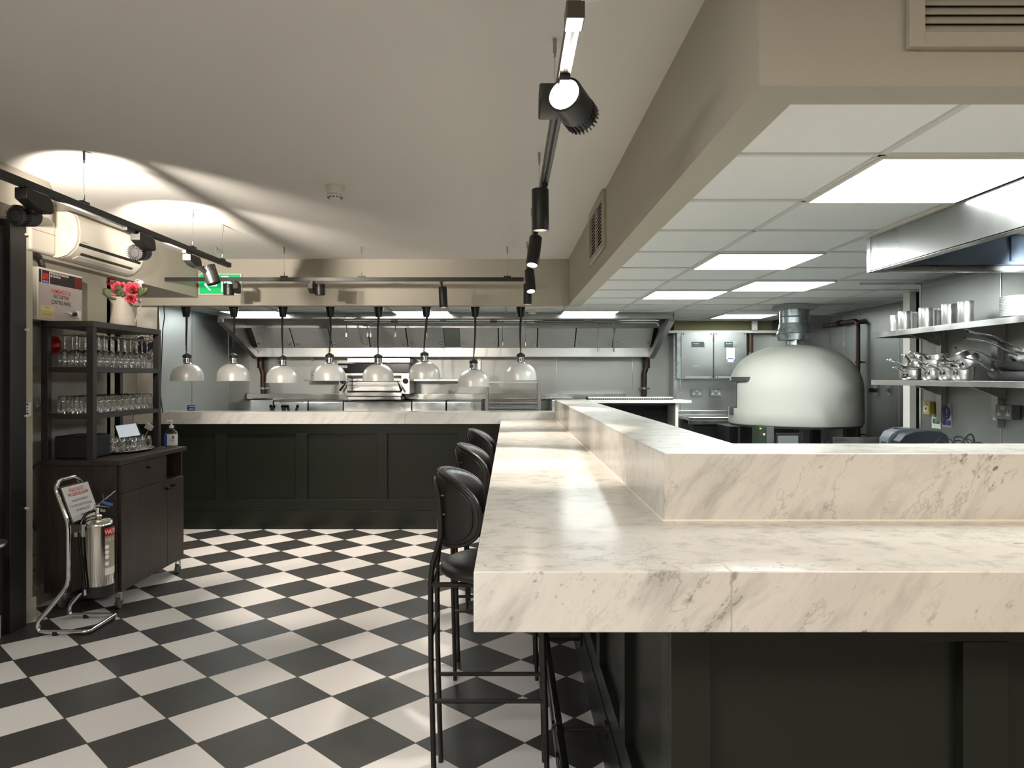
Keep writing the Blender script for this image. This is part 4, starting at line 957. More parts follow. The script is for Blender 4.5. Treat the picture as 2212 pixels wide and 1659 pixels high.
socket('white double socket with black plugs low on the wall left of the oak cabinet', (-3.0, 4.455, .38), (0, 1, 0), (1, 0, 0), .15, .09, M_white)
t = thing('power_plug', 'black plug in the low socket left of the oak cabinet', 'plug', (-2.96, 4.50, .40))
B(-2.985, -2.94, 4.475, 4.525, .40, .45).build('body', M_blackm, t, bevel=.004)
MB().tube(arc([(-2.96, 4.53, .42), (-2.94, 4.56, .38), (-2.935, 4.585, .22), (-2.95, 4.585, .09), (-2.94, 4.55, .02)], .04), .004, 6).build('cable', M_blackm, t)
t = thing('power_cable', 'loose black cables hanging between the wall and the oak cabinet', 'cable', (-2.93, 4.6, .3))
MB().tube(arc([(-2.91, 4.615, .92), (-2.95, 4.59, .88), (-2.965, 4.58, .75), (-2.955, 4.585, .60), (-2.925, 4.60, .50)], .06), .009, 8).build('cable', M_blackm, t, ang=80)
MB().tube(arc([(-2.94, 4.60, .35), (-2.965, 4.55, .28), (-2.96, 4.50, .24), (-2.985, 4.46, .235)], .04), .005, 6).build('cable', M_blackm, t, ang=80)
MB().tube(arc([(-2.925, 4.60, .27), (-2.95, 4.57, .22), (-2.97, 4.54, .15), (-2.95, 4.52, .06), (-2.93, 4.56, .015)], .04), .003, 6).build('cable', M_blackm, t, ang=80)
tag(MB().tube([(-3.21, 6.92, 2.115), (-3.205, 6.92, 2.0), (-3.215, 6.91, 1.9), (-3.235, 6.90, 1.3), (-3.235, 6.95, 1.116)], .005, 6).build('hanging_cable', M_blackm), 'thin black cable hanging down at the corner above the right end of the rack', 'cable')
t = thing('side_table', 'edge of a small round steel table just inside the left side of the picture', 'table', (-2.67, 3.72, 0))
MB().lathe([(.575, .06), (.58, .11), (.60, .135), (.612, .137), (.615, .13), (.612, .02)], (-2.67, 3.72, 0), n=36).build('table_top', M_steelb, t)
MB().cyl((-2.67, 3.72, 0), (-2.67, 3.72, .58), .02, n=16).lathe([(0, .1), (.012, .1), (.02, .02)], (-2.67, 3.72, 0)).build('pedestal', M_black, t)
# ================================================================== kitchen behind the pass
# extraction canopy over the cooking line
t = thing('extraction_canopy', 'long stainless steel extraction canopy over the cooking line at the back', 'canopy', (-.7, 8.7, 1.7))
hx0, hx1 = -3.17, 1.80; yf, yl = 8.09, 9.22
B(hx0, hx1, yf, yf+.03, 2.085, 2.146).build('front_fascia', M_steel, t, bevel=.002)
mb = MB().box(hx0, hx1, yf+.03, 8.95, 2.128, 2.146).box(hx0, hx1, 8.93, 8.95, 2.04, 2.128)
mb.build('top_plate', M_steelw, t, weld=False)
B(hx0+.02, hx1-.02, yl, yl+.25, 1.697, 1.817).build('lower_lip', M_lip, t, bevel=.003)
B(hx0, hx1, 9.45, 9.60, 1.70, 2.10).build('rear_plate', M_steelw, t)
for s, x in ((0, hx0), (1, hx1)):
    d = -1 if s else 1
    pl = MB().prism([(x, yf, 2.146), (x, yf, 2.07), (x, yl+.02, 1.697), (x, 9.59, 1.697), (x, 9.59, 2.146)], (d*.012, 0, 0)); o = pl.build('side_panel', M_steel, t)
    MB().obox(((x+d*.032), (yf+yl)/2, (2.07+1.697)/2+.012), (.032, 0, 0), V((0, yl-yf, 1.697-2.07))/2, V((0, .012, .036))).build('edge_strip', M_steel, t, bevel=.002)
div = [557, 638, 719, 801, 882, 962, 994, 1077, 1160, 1241, 1322, 1405]
Ya, Yb = 9.21, 8.96; za, zb = 1.815, 2.045
def fpt(px, f): y = Ya+(Yb-Ya)*f; return V((XW(px, Ya), y, za+(zb-za)*f))
up = (fpt(600, 1)-fpt(600, 0)); nf = V((0, -up.z, up.y)).normalized()
for a, b in zip(div[:-1], div[1:]):
    if (a, b) == (962, 994): 
        c = (fpt(a, .5)+fpt(b, .5))/2; MB().obox(c, (XW(b-a+CX, Ya)/2, 0, 0), up*.5, nf*.003).build('blank_panel', M_steelw, t); continue
    c = (fpt(a, .5)+fpt(b, .5))/2; hw = (XW(b, Ya)-XW(a, Ya))/2
    o = MB().obox(c+nf*.004, (hw-.006, 0, 0), up*.495, nf*.008).build('filter', M_filt, t, bevel=.003)
    for s in (-1, 1):
        q = c-up*.18+V((s*(hw-.05), 0, 0)); MB().cyl(q, q+nf*.035, .008, n=10).sphere(q+nf*.038, .017, 12).build('knob', M_chrome, o)
mb = MB().obox((fpt(540, .5)+fpt(557, .5))/2, (XW(17+CX, Ya)/2, 0, 0), up*.5, nf*.002).obox((fpt(548, .5)+fpt(1405, .5))/2+V((-.0, .03, 0)), ((XW(1413, Ya)-XW(535, Ya))/2, 0, 0), up*.5, nf*.002)
mb.build('filter_frame', M_gap, t)
# fire suppression pipework
t = thing('suppression_pipework', 'thin steel pipes with downward nozzles running inside the extraction canopy', 'pipes', (0, 8.5, 2.0))
Yp = 8.45; zp = ZW(691.5, Yp)
MB().tube([(XW(744, Yp), Yp, zp), (0, Yp, zp), (XW(1436, Yp), Yp, zp)], .008, 8).build('pipe', M_chrome, t)
MB().tube([(XW(760, Yp), Yp+.05, zp-.022), (XW(1290, Yp), Yp+.05, zp-.022)], .006, 8).build('pipe', M_chrome, t)
MB().tube(arc([(XW(1290, Yp), Yp, ZW(697, Yp)), (XW(1420, Yp), Yp, ZW(697, Yp)), (XW(1423, Yp), Yp, ZW(704, Yp)), (XW(1428, Yp), Yp+.05, ZW(704, Yp)), (XW(1436, Yp), Yp+.2, ZW(692, Yp))], .02), .007, 8).build('pipe', M_chrome, t)
for px, y0, y1 in ((748, 692, 728), (794, 694, 728), (801, 694, 728), (854, 690, 728), (922, 694, 728), (1086, 692, 747), (1135, 692, 747), (1292, 697, 760), (1326, 697, 760)):
    n_ = MB().tube([(XW(px, Yp), Yp, ZW(y0, Yp)), (XW(px, Yp), Yp, ZW(y1-6, Yp))], .007, 8).build('drop_pipe', M_chrome, t)
    MB().cyl((XW(px, Yp), Yp, ZW(y1-8, Yp)), (XW(px, Yp), Yp, ZW(y1, Yp)), .011, n=10).build('nozzle', M_steelb, n_)
for px in (852, 957, 1066, 1162, 1270): MB().cyl((XW(px-7, Yp), Yp, zp-.012), (XW(px+7, Yp), Yp, zp-.012), .017, n=10).build('fitting', M_chrome, t)
# gas pipes on the back wall
def gas(px, lab, y1=858):
    Y = 9.52; t = thing('gas_pipe', lab, 'pipe', (XW(px, Y), Y, 1.2))
    x = XW(px, Y); P = [(x-.02, Y, 1.72), (x-.02, Y, 1.60), (x-.005, Y, 1.53), (x+.01, Y, 1.48), (x+.005, Y, 1.40), (x+.01, Y, 1.3), (x+.01, Y, 1.165)]
    if px > 1000: P = [(2*x-p[0], p[1], p[2]) for p in P]
    MB().tube(arc(P, .04), .033, 14).build('pipe', M_copper, t, ang=60)
    MB().cyl((P[0][0], Y, 1.70), (P[0][0], Y, 1.56), .045, n=14).build('union', M_copper, t); MB().cyl((P[-1][0], Y, 1.315), (P[-1][0], Y, 1.29), .04, n=14).box(P[-1][0]-.07, P[-1][0]+.07, Y, Y+.03, 1.295, 1.31).build('pipe_clip', M_chrome, t)
gas(567, 'brown gas pipe on the steel wall between the second and third heat lamps'); gas(1393, 'brown kinked gas pipe on the steel wall at the right end of the canopy')
# wall ledge / splashback
t = thing('splashback_ledge', 'long low stainless steel ledge along the back wall behind the cooking line', 'splashback', (-.8, 9.5, 1.1))
B(XW(536, 9.5), XW(1349, 9.5), 9.45, 9.595, 1.165, 1.235).build('ledge', M_steelb, t, bevel=.004)
# cooking line units
def unit(px0, px1, lab, kind='plain', top=865):
    Y = 9.0; x0, x1 = XW(px0, Y), XW(px1, Y); zt = ZW(top, Y)
    t = thing('cooking_range', lab, 'cooker', ((x0+x1)/2, 9.2, 0))
    MB().prism([(x0+.005, Y+.02, .1), (x0+.005, Y, .12), (x0+.005, Y, zt-.025), (x0+.005, Y+.012, zt-.006), (x0+.005, Y+.03, zt), (x0+.005, 9.44, zt), (x0+.005, 9.44, .1)], (x1-x0-.01, 0, 0)).build('body', M_steelb, t, ang=50)
    B(x0+.05, x0+.09, Y+.1, Y+.14, 0, .1).build('foot', M_black, t); B(x1-.09, x1-.05, Y+.1, Y+.14, 0, .1).build('foot', M_black, t)
    if kind == 'vent':
        m = MB()
        for k in range(15): m.obox((x0+.08+.02*k, Y+.012, zt-.012), (.006, 0, 0), V((.006, .012, .012)), (0, -.001, .001))
        m.build('vent_slots', M_gap, t, weld=False)
    if kind == 'grill':
        m = MB(); L = x1-x0-.25
        for k in range(34): m.cyl((x0+.12+L*k/33, Y+.03, zt+.004), (x0+.12+L*k/33, Y+.36, zt+.012), .006, n=6)
        m.build('grill_bars', M_blackm, t, weld=False); B(x0+.08, x1-.06, Y+.02, Y+.38, zt, zt+.003).build('grill_bed', M_blackm, t)
unit(541, 590, 'narrow steel cooking unit at the far left end of the line, beside the gas pipe', top=861)
unit(591, 665, 'steel fryer with a row of vent slots, above the black paddle handles', 'vent')
unit(666, 741, 'plain steel cooking unit below the left wall shelf')
unit(742, 889, 'wide steel chargrill directly below the salamander grill', 'grill', 866)
unit(890, 963, 'plain steel cooking unit just right of the chargrill')
unit(965, 1040, 'plain steel cooking unit left of the wire tray rack')
unit(1192, 1242, 'narrow steel unit visible at the right of the wire tray rack', top=861)
# wall shelves
def wshelf(px0, px1, lab, ups, z=ZW(821, 9.35)):
    t = thing('wall_shelf', lab, 'shelf', (XW(px0, 9.4), 9.5, z))
    B(XW(px0, 9.25), XW(px1, 9.25), 9.25, 9.59, z-.012, z+.012).build('shelf_board', M_steelb, t, bevel=.002)
    for u in ups:
        o = B(XW(u, 9.56)-.02, XW(u, 9.56)+.02, 9.565, 9.595, z+.012, 1.75).build('upright', M_steelb, t)
        MB().cyl((XW(u, 9.56), 9.565, 1.66), (XW(u, 9.56), 9.56, 1.66), .006, n=8).cyl((XW(u, 9.56), 9.565, z+.06), (XW(u, 9.56), 9.56, z+.06), .006, n=8).build('screw', M_gap, o)
wshelf(656, 733, 'steel wall shelf left of the salamander grill', (674,))
wshelf(888, 1046, 'steel wall shelf right of the salamander grill', (1035,))
# salamander grill
t = thing('salamander_grill', 'wall mounted salamander grill with black top panel and two black knobs', 'grill', (XW(810, 9.1), 9.2, 1.2))
Y = 9.05; X = lambda p: XW(p, Y); Z = lambda p: ZW(p, Y)
B(X(746), X(883), Y+.1, 9.55, Z(783), Z(773)).build('top_cover', M_steelb, t, bevel=.003)
B(X(731), X(884), Y-.02, 9.55, Z(806), Z(785)).build('hood', M_blackg, t, bevel=.003)
B(X(734), X(751), Y-.023, Y-.021, Z(795), Z(789.5)).build('badge', M_text_w, t)
text('lettering', 'Blueseal', mat('ink_blue', '#2c3d86', .5), (X(743), Y-.0235, Z(792)), (1, 0, 0), (0, 0, 1), .024, t, sx=.8)
for a, b in ((732, 750), (867, 885)):
    o = B(X(a), X(b), Y, 9.5, Z(851), Z(806)).build('side_cheek', M_steelb, t, bevel=.003)
    MB().lathe([(0, .034), (.02, .034), (.024, .028)], (X((a+b)/2), Y, Z(823)), (0, -1, 0), 24).build('knob', M_blackm, o)
B(X(750), X(867), 9.35, 9.38, Z(845), Z(806)).build('back_panel', M_sated, t)
B(X(750), X(867), Y+.0, Y+.02, Z(811), Z(806)).build('fascia_strip', M_steelb, t)
m = MB(); zz = Z(824)
for k in range(30): m.tube([(X(765)+(X(861)-X(765))*k/29, Y-.06, zz), (X(765)+(X(861)-X(765))*k/29, Y+.25, zz+.01)], .0025, 5)
m.tube([(X(756), Y-.06, zz), (X(865), Y-.06, zz)], .006, 8); m.build('wire_rack', M_chrome, t, weld=False)
m = MB()
for k in range(3): m.tube([(X(752), Y-.0+.03, Z(816+8*k)), (X(764), Y+.2, Z(816+8*k)-.01)], .005, 6)
m.build('rack_runner', M_chrome, t, weld=False)
for a, b in ((753, 741), (860, 871)): MB().tube([(X(a), Y-.06, Z(825)), (X((a*2+b)/3), Y-.09, Z(829))], .006, 8).tube([(X((a*2+b)/3), Y-.09, Z(829)), (X(b), Y-.16, Z(843))], [.009, .016], 10).build('handle', M_blackm, t)
B(X(747), X(870), Y-.10, Y+.33, Z(855), Z(848)).build('drip_tray', M_steelb, t, bevel=.003); B(X(752), X(866), Y-.02, Y+.3, Z(863), Z(856)).build('tray_base', M_sated, t)
B(X(870), X(884), Y+.05, 9.4, Z(858), Z(852)).build('bracket', M_black, t)
# wire tray rack
t = thing('tray_trolley', 'steel rack holding wire trays behind the right end of the pass', 'trolley', (0.05, 8.35, 0))
Y = 8.2; X = lambda p: XW(p, Y)
for x in (X(1051), X(1165)):
    for y in (Y, Y+.45): B(x-.014, x+.014, y-.014, y+.014, .08, ZW(821, Y)).build('post', M_steel, t)
for x in (X(1051), X(1165)):
    for y in (Y, Y+.45): MB().cyl((x-.012, y, .038), (x+.012, y, .038), .038, n=18).cyl((x, y, .05), (x, y, .085), .008, n=8).build('wheel', M_grey, t)
B(X(1051), X(1165), Y, Y+.45, ZW(828, Y), ZW(823.5, Y)).build('top_tray', M_sated, t, bevel=.002)
for py in (862, 872, 883, 893):
    z = ZW(py, Y); m = MB().tube([(X(1055), Y, z), (X(1162), Y, z), (X(1162), Y+.43, z), (X(1055), Y+.43, z)], .004, 6, closed=True)
    for k in range(24): m.tube([(X(1055)+(X(1162)-X(1055))*k/23, Y, z), (X(1055)+(X(1162)-X(1055))*k/23, Y+.43, z)], .0018, 4)
    for k in range(6): m.tube([(X(1055), Y+.07*k, z), (X(1162), Y+.07*k, z)], .002, 4)
    m.build('wire_tray', M_chrome, t, weld=False)
    B(X(1055), X(1162), Y+.01, Y+.43, z-.018, z-.014).build('tray_liner', M_steel, t)
# prep table behind the pass with a pot of paddles
t = thing('prep_table', 'stainless prep table hidden just behind the pass', 'table', (-1.2, 7.7, 0))
B(-3.34, .4, 7.5, 7.9, .88, .92).build('table_top', M_steel, t); 
for x in (-3.15, -1.4, .35):
    for y in (7.53, 7.87): B(x-.02, x+.02, y-.02, y+.02, 0, .88).build('leg', M_steel, t)
t = thing('utensil_pot', 'steel pot holding black paddle handles behind the pass', 'pot', (XW(614, 7.65), 7.65, .92))
B(XW(583, 7.65), XW(645, 7.65), 7.59, 7.71, .921, 1.05).build('pot', M_steelb, t, bevel=.004)
for k, (p0, p1, lb) in enumerate(((586, 592, 'leftmost'), (590, 585, 'second'), (611, 616, 'third'), (615, 610, 'fourth'), (628, 621, 'fifth'), (634, 643, 'rightmost'))):
    Y = 7.62+.012*k; a = V((XW(p0, Y), Y, ZW(905, Y))); b = V((XW(p1, Y), Y, ZW(877, Y))); d = (b-a).normalized()
    tag(MB().obox((a+b)/2, (b-a)/2, V((d.z, 0, -d.x))*.014, (0, .004, 0)).cyl(b-V((0, .004, 0)), b+V((0, .004, 0)), .015, n=14).build('paddle_handle', M_blackm, None, weld=False), f'black paddle handle in the steel pot, {lb} from the left of six' if lb not in ('leftmost', 'rightmost') else f'black paddle handle in the steel pot, {lb} of the six', 'utensil', 'black paddle handles behind the pass')
t = thing('tissue_packet', 'small blue and white packet standing behind the pass at the far left', 'packet', (XW(413, 7.6), 7.6, .92))
B(XW(406, 7.6), XW(420, 7.6), 7.58, 7.62, .9202, ZW(875, 7.6)).build('packet', mat('packet_blue', '#2f4a9c', .5), t, bevel=.002); B(XW(408, 7.58), XW(418, 7.58), 7.579, 7.58, ZW(879, 7.6), ZW(877, 7.6)).build('band', M_text_w, t); B(XW(409, 7.58), XW(417, 7.58), 7.579, 7.58, ZW(885, 7.6), ZW(882, 7.6)).build('band', M_text_w, t)
# ================================================================== the domed oven
oc = V((2.775, 7.225, 0)); R = .617; zb = 1.0
prof = [(0, R*.985), (.01, R), (.12, R), (.285, R*.997)]
for k in range(1, 15):
    a = k/15; z = a; r = (1-z**2.35)**(1/2.35); prof.append((.285+.475*z, R*r))
prof += [(.757, .12), (.76, .07)]
t = thing('pizza_oven', 'large domed plaster oven with a metal flue behind the bar', 'oven', (oc.x, oc.y, 0))
n = 72; P = []
cutx = .533; mn = V((-.956, .293, 0)); mt_ = V((.293, .956, 0))
ML = lambda x, y, z: V((oc.x, oc.y, 0))+mn*x+mt_*y+V((0, 0, z))
# rows right above and below the mouth keep their round outline
prof2 = sorted(set([z for z, r in prof]+[.149, .151, .414, .416]))
def rad(z):
    for (z0, r0), (z1, r1) in zip(prof[:-1], prof[1:]):
        if z0 <= z <= z1: return r0+(r1-r0)*(z-z0)/(z1-z0+1e-9)
P = [[ML(min(rad(z)*math.cos(2*PI*i/n), cutx) if .15 < z < .415 else rad(z)*math.cos(2*PI*i/n), rad(z)*math.sin(2*PI*i/n), zb+z) for z in prof2] for i in range(n)]
MB().grid(P, True).build('dome', M_oven, t, ang=50, weld=False)
MB().lathe([(0, R*.985), (-.02, R*.97)], oc+V((0, 0, zb)), n=48).build('base_plate', M_gap, t)
MB().prism([ML(.585, -.27, 1.45), ML(.585, .27, 1.45), ML(.46, .43, 1.45), ML(.40, .43, 1.45), ML(.40, -.43, 1.45), ML(.46, -.43, 1.45)], (0, 0, -.045)).build('lintel', M_stone, t, bevel=.005)
MB().prism([ML(.605, -.24, 1.16), ML(.605, .24, 1.16), ML(.5, .27, 1.16), ML(.5, -.27, 1.16)], (0, 0, -.075)).build('sill', M_stone, t, bevel=.008)
MB().obox(ML(.534, 0, 1.282), mn*.002, mt_*.305, (0, 0, .126)).build('mouth_surround', M_stone, t)
MB().obox(ML(.538, 0, 1.26), mn*.002, mt_*.2, (0, 0, .10)).build('mouth', M_gap, t)
fl = MB().lathe([(.745, .082), (.80, .082)], oc+V((0, 0, zb)), n=32).lathe([(.805, .158), (.865, .163), (.868, .167), (.874, .163)], oc+V((0, 0, zb)), n=40).lathe([(.874, .160), (.962, .139)], oc+V((0, 0, zb)), n=40)
fl.lathe([(.962, .139), (.966, .143), (.970, .137), (1.025, .137), (1.03, .142), (1.036, .137), (1.10, .137)], oc+V((0, 0, zb)), n=40); fl.build('flue', M_galv, t, weld=False)
MB().box(oc.x-.157, oc.x+.157, oc.y-.157, oc.y+.157, 2.10, 2.146).box(oc.x-.165, oc.x+.165, oc.y-.165, oc.y+.165, 2.11, 2.118).build('flue_collar', mat('collar_grey', '#a6aaa6', .5), t, weld=False)
m = MB()
for k in range(8):
    a = 2*PI*k/8+.2; m.cyl(oc+V((math.cos(a)*.136, math.sin(a)*.136, 2.085)), oc+V((math.cos(a)*.146, math.sin(a)*.146, 2.085)), .006, n=8)
m.build('rivets', M_chrome, t); MB().cyl((oc.x-.19, oc.y-.05, 1.9), (oc.x-.14, oc.y-.05, 1.895), .008, n=8).build('probe', M_chrome, t)
for x, y in ((-.38, -.38), (.36, -.38), (-.38, .38), (.36, .38)): B(oc.x+x-.04, oc.x+x+.04, oc.y+y-.04, oc.y+y+.04, 0, .98).build('leg', M_black, t)
# burner control box, screen and bits under the oven
t = thing('burner_control_box', 'dark green burner control box with red switch under the oven', 'control box', (XW(1655, 6.75), 6.75, .9))
Y = 6.72; B(XW(1640, Y), XW(1656, Y), Y, Y+.2, .80, ZW(922.5, Y)).build('front_panel', mat('control_green', '#26382c', .5), t, bevel=.002)
B(XW(1656, Y), XW(1672, Y), Y+.0, Y+.2, .82, ZW(922.5, Y)).build('housing', M_grey, t, bevel=.002)
B(XW(1641, Y), XW(1645, Y), Y-.002, Y, ZW(927, Y), ZW(924, Y)).build('indicator', mat('lime', '#b9d63a', .5), t); B(XW(1642.5, Y), XW(1645, Y), Y-.003, Y, ZW(941, Y), ZW(936, Y)).build('switch', M_red, t); MB().cyl((XW(1650, Y), Y, ZW(938, Y)), (XW(1650, Y), Y-.01, ZW(938, Y)), .010, n=14).build('dial', M_white, t)
B(XW(1643, Y), XW(1669, Y), Y+.02, Y+.06, 0, .80).build('support', M_black, t)
t = thing('order_screen', 'flat order screen in black frame standing under the oven', 'screen', (XW(1705, 6.5), 6.5, .6))
Y = 6.45; B(XW(1678, Y), XW(1736, Y), Y, Y+.03, .70, ZW(936, Y)).build('casing', M_black, t, bevel=.003); B(XW(1680, Y), XW(1724, Y), Y-.002, Y, .72, ZW(941, Y)).build('display', mat('display_grey', '#75787a', .3), t); B(XW(1700, Y), XW(1712, Y), Y+.01, Y+.05, 0, .72).build('stand', M_black, t)
t = thing('oven_tool_cabinet', 'black cabinet with a lockable steel drawer beside the oven legs', 'cabinet', (2.2, 8.3, 0))
Y = 8.0; B(XW(1575, Y), XW(1612, Y), Y, Y+.5, 0, ZW(921, Y)).build('body', M_black, t, bevel=.004); B(XW(1581, Y), XW(1611, Y), Y-.01, Y, .45, ZW(927, Y)).build('drawer', mat('dark_steel', '#3a3b3b', .35, .8), t); MB().cyl((XW(1600, Y), Y-.01, ZW(936, Y)), (XW(1600, Y), Y-.016, ZW(936, Y)), .012, n=14).build('lock', M_chrome, t)
# back counter right bay
t = thing('back_counter', 'stainless steel counter with raised lip under the double sockets', 'counter', (2.8, 9.0, 0))
B(2.08, 3.285, 8.6, 9.298, .945, .98).build('counter_top', M_steelb, t, bevel=.004); B(2.08, 3.285, 9.26, 9.298, .98, 1.03).build('rear_lip', M_steelb, t, bevel=.003); B(2.08, 3.285, 8.6, 8.615, .90, .945).build('front_edge', M_steelb, t)
t = thing('undercounter_fridge', 'black undercounter fridge below the back counter', 'fridge', (2.6, 9.0, 0))
B(2.15, 3.0, 8.65, 9.25, .05, .89).build('body', M_blackm, t, bevel=.004); B(2.16, 2.58, 8.635, 8.65, .1, .86).build('door', M_black, t, bevel=.003); B(2.59, 2.99, 8.635, 8.65, .1, .86).build('door', M_black, t, bevel=.003)
o = B(XW(1551, 8.6), XW(1558, 8.6), 8.63, 8.636, ZW(944, 8.6), ZW(926, 8.6)).build('controller', M_blackg, t); B(XW(1551, 8.6), XW(1558, 8.6), 8.629, 8.63, ZW(928, 8.6), ZW(927, 8.6)).build('display_strip', M_text_w, o)
for k in range(4): B(2.18+.75*(k % 2), 2.23+.75*(k % 2), 8.7+.45*(k//2), 8.75+.45*(k//2), 0, .05).build('foot', M_black, t)
# wall control cabinets
for k, (a, b, lb) in enumerate(((1471, 1541, 'grey steel suppression cabinet on the back wall, the one with only a name plate'), (1542, 1613, 'grey steel suppression cabinet half hidden by the dome, with white paper stuck on it'))):
    Y = 9.12; x0, x1, z0, z1 = XW(a, Y), XW(b, Y), ZW(818, Y), ZW(718, Y)
    t = thing('suppression_cabinet', lb, 'cabinet', ((x0+x1)/2, 9.2, z0), 'steel cabinets on the back wall')
    B(x0-(.045 if k == 0 else 0), x1, Y+.012, 9.299, z0, z1).build('body', M_galv, t); B(x0+.003, x1-.003, Y, Y+.012, z0+.003, z1-.003).build('door', M_cab, t, bevel=.003)
    p = B(x0+.12, x0+.29, Y-.004, Y, z1-.185, z1-.11).build('name_plate', M_galv, t, bevel=.002); B(x0+.128, x0+.282-(.05 if k else 0), Y-.006, Y-.004, z1-.18, z1-.115).build('dark_field', mat('plate_dark', '#34393d', .4), p)
    text('lettering', 'Pyrochem\n- - - - - - -', M_text_w, (x0+.185, Y-.0065, z1-.148), (1, 0, 0), (0, 0, 1), .022, p, sx=.8)
    q = B(x0+.135, x0+.225, Y-.003, Y, z0+.11, z0+.2).build('embossed_panel', M_cab, t, bevel=.002); text('lettering', 'ANSUL', M_galv, (x0+.18, Y-.0035, z0+.155), (1, 0, 0), (0, 0, 1), .03, q, bold=.02)
    m = MB().box(x0+.05, x1-.05, Y-.002, Y, z0+.018, z0+.024).build('vent_slot', M_text_w, t)
    for c in ((x0+.03, z0+.02), (x1-.03, z0+.02), (x0+.03, z1-.02), (x1-.03, z1-.02)): MB().cyl((c[0], Y, c[1]), (c[0], Y-.004, c[1]), .008, n=10).build('screw', M_chrome, t)
    if k:
        o = B(x0+.155, x0+.255, Y-.003, Y, z1-.33, z1-.19).build('paper_notice', M_text_w, t); B(x0+.17, x0+.24, Y-.004, Y, z0+.205, z0+.255).build('sticker', M_text_w, t); B(x0+.172, x0+.238, Y-.005, Y-.004, z0+.238, z0+.25).build('sticker_band', blue, t)
M_sock = mat('socket_grey', '#7c8a88', .4)
socket('grey double socket on the back wall, the one further from the dome', (XW(1493, 9.28), 9.298, ZW(855.5, 9.28)), (1, 0, 0), (0, -1, 0), .135, .083, M_sock, .03)
socket('grey double socket on the back wall, the one next to the dome', (XW(1534, 9.28), 9.298, ZW(855.5, 9.28)), (1, 0, 0), (0, -1, 0), .14, .083, M_sock, .03)
t = thing('motion_sensor', 'white motion sensor under the ceiling left of the oven flue', 'sensor', (XW(1631, 9.2), 9.25, ZW(715, 9.2)))
B(XW(1625, 9.1), XW(1637, 9.1), 9.1, 9.14, ZW(714, 9.1), ZW(692, 9.1)).build('body', M_white, t, bevel=.006); B(XW(1628, 9.09), XW(1634, 9.09), 9.094, 9.1, ZW(708, 9.1), ZW(700, 9.1)).build('lens', M_text_w, t)
t = thing('waste_pipe', 'brown vertical pipe on the back wall right of the steel cabinets', 'pipe', (XW(1622, 9.2), 9.2, 1.7))
MB().cyl((XW(1622, 9.2), 9.22, 1.2), (XW(1622, 9.2), 9.22, 1.985), .034, n=16).build('pipe', M_copper, t); MB().cyl((XW(1622, 9.2), 9.22, 1.75), (XW(1622, 9.2), 9.22, 1.72), .042, n=16).build('clip', M_chrome, t)
t = thing('wall_pipe', 'brown pipe turning down the right steel wall behind the oven', 'pipe', (3.58, 7.6, .9))
xp = 3.58; MB().tube(arc([(xp, 8.44, 2.03), (xp, 7.66, 2.03), (xp, 7.62, 1.98), (xp, 7.62, .55)], .05), .022, 12).build('pipe', M_copper, t, ang=60)
for y, z in ((8.05, 2.03), (8.0, 2.03)): MB().cyl((xp, y, z), (xp, y+.012, z), .034, n=14).build('collar', M_copper, t)
for z in (2.0, 1.60, .86): MB().cyl((xp, 7.62, z-.012), (xp, 7.62, z+.012), .030, n=14).cyl((xp, 7.62, z), (3.65, 7.62, z), .008, n=8).build('clip', M_copper, t)
for px, lb, pl in ((1891, 'blank switch plate with black plug on the right steel wall, nearer the oven', 1), (1919, 'small flush switch plate on the right steel wall beneath the pan shelf end', 0)):
    y = 3.64*K/(px-CX); z = ZW(843, y); t = thing('switch_plate', lb, 'switch', (3.64, y, z-.05)); B(3.64, 3.65, y-.045, y+.045, z-.05, z+.05).build('plate', M_steel, t)
    B(3.628, 3.64, y-.02, y+.02, z-.02, z+.02).build('rocker', M_grey, t)
    if pl: B(3.58, 3.628, y+.0, y+.04, z-.02, z+.02).build('plug', M_blackm, t)
# ================================================================== steel hood top right
t = thing('steel_hood', 'large brushed steel extraction hood at the top right of the picture', 'hood', (2.4, 2.9, 1.97))
hx, hz, hy = 1.773, 1.966, 3.67
m = MB().box(hx, hx+.012, 1.95, hy, hz, 2.146); m.build('side_panel', M_steel, t)
MB().box(hx, 3.05, hy-.012, hy, hz, 2.146).build('end_panel', M_steel, t); MB().box(hx, 3.05, 1.95, 1.962, hz, 2.146).build('front_panel', M_steel, t)
m = MB().box(hx, hx+.045, 1.95, hy, hz-.002, hz+.004).box(hx+.045, 3.05, hy-.035, hy, hz-.002, hz+.004).box(hx-.004, hx+.02, hy-.03, hy+.004, hz-.002, 2.146); m.build('lower_lip', M_steelb, t, weld=False)
MB().box(hx-.02, hx, 1.95, hy, 2.134, 2.147).build('ceiling_trim', M_white, t)
mf = mat('filter_dark_reflection', (.16, .20, .26), .35, 1)  # hood steel darkened inside, its blue reflection put into the colour
MB().box(hx+.02, 3.04, hy-.06, hy-.03, hz+.03, 2.14).box(hx+.02, 2.25, 2.0, hy-.06, 2.09, 2.14).build('inner_filter', mf, t); MB().box(2.43, 2.46, hy-.075, hy-.06, hz+.045, 2.13).build('filter_handle', mf, t)
